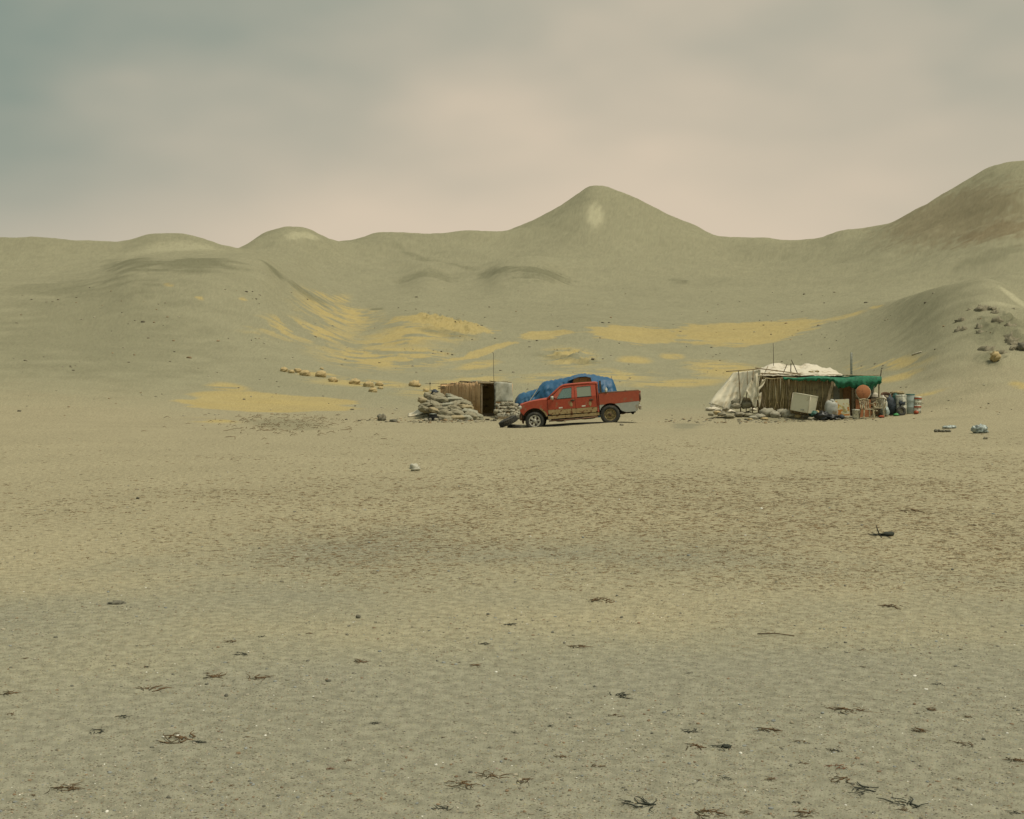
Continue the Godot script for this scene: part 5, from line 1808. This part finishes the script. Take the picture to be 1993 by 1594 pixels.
func chair(at: Vector3, turn: float, label: String, m: Material) -> void:
	var t := thing("plastic_chair", label, "chair", at, "plastic chairs in front of the porch")
	t.rotation.y = turn
	var st := mb()
	var g := []
	for j in 7:
		var row := []
		for i in 7: row.append(Vector3((i / 6.0 - 0.5) * 0.44, 0.42 - 0.02 * sin(PI * i / 6.0) + 0.02 * pow(j / 6.0, 3.0), 0.22 - j / 6.0 * 0.42))
		g.append(row)
	sheet(st, g, 0.02)
	part(st, "seat", m, t)
	st = mb(false)
	for k in 5:
		var x := (k - 2) * 0.09
		bar(st, Vector3(x, 0.44, -0.21), Vector3(x * 1.05, 0.80, -0.30), 0.05, 0.016)
	part(st, "back_slat", m, t)
	st = mb()
	var pts := []
	for k in 9: pts.append(Vector3((k / 8.0 - 0.5) * 0.48, 0.78 + 0.06 * sin(PI * k / 8.0), -0.30))
	tube(st, pts, [0.028], 7)
	part(st, "back_rail", m, t)
	for sx in [-1, 1]:
		for sz in [-1, 1]:
			st = mb(false)
			bar(st, Vector3(sx * 0.25, -0.02, sz * 0.24), Vector3(sx * 0.20, 0.42, sz * 0.19), 0.055, 0.03)
			part(st, "leg", m, t)
		st = mb()
		tube(st, [Vector3(sx * 0.23, 0.40, 0.20), Vector3(sx * 0.25, 0.62, 0.20), Vector3(sx * 0.25, 0.64, 0.0), Vector3(sx * 0.23, 0.66, -0.25)], [0.022], 6)
		part(st, "armrest", m, t)

func print_tex() -> ImageTexture:
	var im := Image.create(120, 164, false, Image.FORMAT_RGBA8)
	var nz := FastNoiseLite.new(); nz.seed = 44; nz.frequency = 0.014; nz.fractal_octaves = 4
	var n2 := FastNoiseLite.new(); n2.seed = 45; n2.frequency = 0.014; n2.fractal_octaves = 3
	for y in 164:
		for x in 120:
			var v := y / 164.0
			var c := Color(0.56, 0.53, 0.36)
			var a := n2.get_noise_2d(x, y) + (v - 0.35) * 0.9
			c = c.lerp(Color(0.52, 0.36, 0.06), smoothstep(0.12, 0.35, a))
			c = c.lerp(Color(0.46, 0.17, 0.025), smoothstep(0.12, 0.3, nz.get_noise_2d(x, y * 1.6) + (v - 0.55) * 0.5))
			c = c.lerp(Color(0.30, 0.27, 0.12), smoothstep(0.25, 0.4, nz.get_noise_2d(x + 200, y)))
			im.set_pixel(x, y, lin(c))
	im.generate_mipmaps()
	return ImageTexture.create_from_image(im)

func objects() -> void:
	rng.seed = 31
	left_hut()
	blue_shelter()
	pickup()
	tyres_lying()
	right_shack()
	shack_things()
	hose()
	mound_rocks()
	stones()
	clutter_ground()
	scatter()
	far_stones()


func _ready() -> void:
	rng.seed = 20
	make_noises()
	var cam := Camera3D.new()
	cam.name = "camera"
	cam.projection = Camera3D.PROJECTION_FRUSTUM
	cam.near = 0.1
	cam.far = 6000.0
	cam.size = 0.2 * 797.0 / F
	cam.frustum_offset = Vector2(0.0, -0.1 * 52.0 / F)
	add_child(cam)
	cam.position = Vector3(0, EYE, 0)
	cam.current = true
	var env := Environment.new()
	env.background_mode = Environment.BG_SKY
	var sm := PanoramaSkyMaterial.new()
	sm.panorama = make_sky()
	env.sky = Sky.new()
	env.sky.sky_material = sm
	env.tonemap_mode = Environment.TONE_MAPPER_LINEAR
	env.tonemap_exposure = EXPOSURE
	env.sdfgi_enabled = true
	env.ssao_enabled = true
	env.ssil_enabled = true
	var we := WorldEnvironment.new()
	we.name = "world_environment"
	we.environment = env
	add_child(we)
	var sun := DirectionalLight3D.new()
	sun.name = "sun"
	sun.light_energy = 0.5
	sun.light_color = Color(1.0, 0.96, 0.87)
	sun.light_angular_distance = 20.0
	sun.shadow_enabled = true
	add_child(sun)
	sun.rotation_degrees = Vector3(-64, 62, 0)   # high behind thin cloud, off to the right
	make_materials()
	survey()
	bumps = []
	for q in [[858, 57.2, 1.3, 1.0, 0.7], [1440, 55.9, 1.5, 1.0, 0.3], [1530, 54.9, 1.8, 0.6, 0.16], [1046, 48.1, 0.55, 0.4, 0.05], [1195, 47.9, 0.6, 0.4, 0.06], [990, 56.5, 0.9, 0.6, 0.2]]:
		bumps.append([(q[0] - CX) / F * q[1], -q[1], q[2], q[3], q[4]])
	bumps.append([4.1, -49.0, 2.2, 2.6, 0.12])   # the truck stands on a slight slope, tail up
	bumps.append([0.8, -49.0, 1.3, 2.0, -0.08])
	for a in [[790, 618, 960, 650, 20, 0.9], [1060, 690, 1170, 700, 18, 0.5], [1890, 640, 2060, 640, 45, 0.55], [1890, 700, 1993, 705, 22, 0.4]]:
		rough_zones.append(zone(a))
	for a in YELLOWS: yellow.append(zone(a))
	for a in STONY_SHADES: stony_shade.append(zone(a))
	for a in PALE_LITS: pale.append(zone(a))
	make_terrain()
	objects()

var YELLOWS := [
	[335, 777, 692, 788, 20, 1.0], [398, 747, 485, 757, 9, 0.6], [355, 816, 470, 822, 6, 0.4],
	[755, 621, 965, 642, 15, 0.95], [680, 660, 920, 650, 24, 0.55], [868, 702, 1012, 666, 8, 0.9],
	[1008, 656, 1112, 646, 9, 0.95], [1138, 645, 1340, 656, 17, 1.0], [1280, 658, 1612, 628, 19, 1.0],
	[1050, 690, 1170, 700, 22, 0.45], [1200, 700, 1275, 702, 8, 0.7], [1282, 692, 1335, 695, 6, 0.6],
	[1330, 712, 1490, 726, 20, 0.6], [1220, 748, 1420, 741, 9, 0.7], [880, 717, 975, 704, 8, 0.6],
	[590, 741, 810, 749, 8, 0.5], [555, 722, 680, 735, 6, 0.4], [1640, 716, 1810, 698, 14, 0.42],
	[1690, 747, 1795, 722, 8, 0.5], [1600, 624, 1690, 604, 4, 0.6], [1690, 600, 1722, 594, 3, 0.6],
	[595, 570, 690, 582, 7, 0.4], [610, 602, 740, 628, 18, 0.32], [318, 553, 338, 556, 4, 0.6],
	[373, 571, 398, 583, 6, 0.6], [463, 580, 482, 584, 3, 0.5], [780, 765, 1000, 735, 18, 0.45],
	[1000, 738, 1300, 732, 18, 0.4], [600, 680, 900, 700, 30, 0.42], [480, 640, 720, 650, 24, 0.32], [560, 590, 760, 620, 22, 0.4],
	[1960, 745, 2010, 755, 8, 0.4], [1700, 790, 1850, 760, 8, 0.3],
]

# dark stones and painted slope shade; pale sand and painted light on hill tops
var STONY_SHADES := [
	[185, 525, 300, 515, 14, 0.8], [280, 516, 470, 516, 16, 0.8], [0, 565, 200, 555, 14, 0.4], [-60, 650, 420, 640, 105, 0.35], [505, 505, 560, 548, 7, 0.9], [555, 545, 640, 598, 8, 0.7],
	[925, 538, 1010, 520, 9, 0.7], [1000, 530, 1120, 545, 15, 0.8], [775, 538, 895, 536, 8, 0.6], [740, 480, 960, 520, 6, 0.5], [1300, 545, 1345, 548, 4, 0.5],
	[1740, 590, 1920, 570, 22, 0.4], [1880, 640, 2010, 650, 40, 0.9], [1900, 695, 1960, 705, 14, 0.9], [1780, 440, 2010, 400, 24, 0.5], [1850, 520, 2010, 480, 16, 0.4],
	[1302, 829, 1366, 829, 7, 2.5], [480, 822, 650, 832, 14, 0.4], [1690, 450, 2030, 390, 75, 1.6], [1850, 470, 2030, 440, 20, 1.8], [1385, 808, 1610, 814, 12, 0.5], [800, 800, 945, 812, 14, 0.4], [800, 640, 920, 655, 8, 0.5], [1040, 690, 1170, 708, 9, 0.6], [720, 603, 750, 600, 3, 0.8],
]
var PALE_LITS := [
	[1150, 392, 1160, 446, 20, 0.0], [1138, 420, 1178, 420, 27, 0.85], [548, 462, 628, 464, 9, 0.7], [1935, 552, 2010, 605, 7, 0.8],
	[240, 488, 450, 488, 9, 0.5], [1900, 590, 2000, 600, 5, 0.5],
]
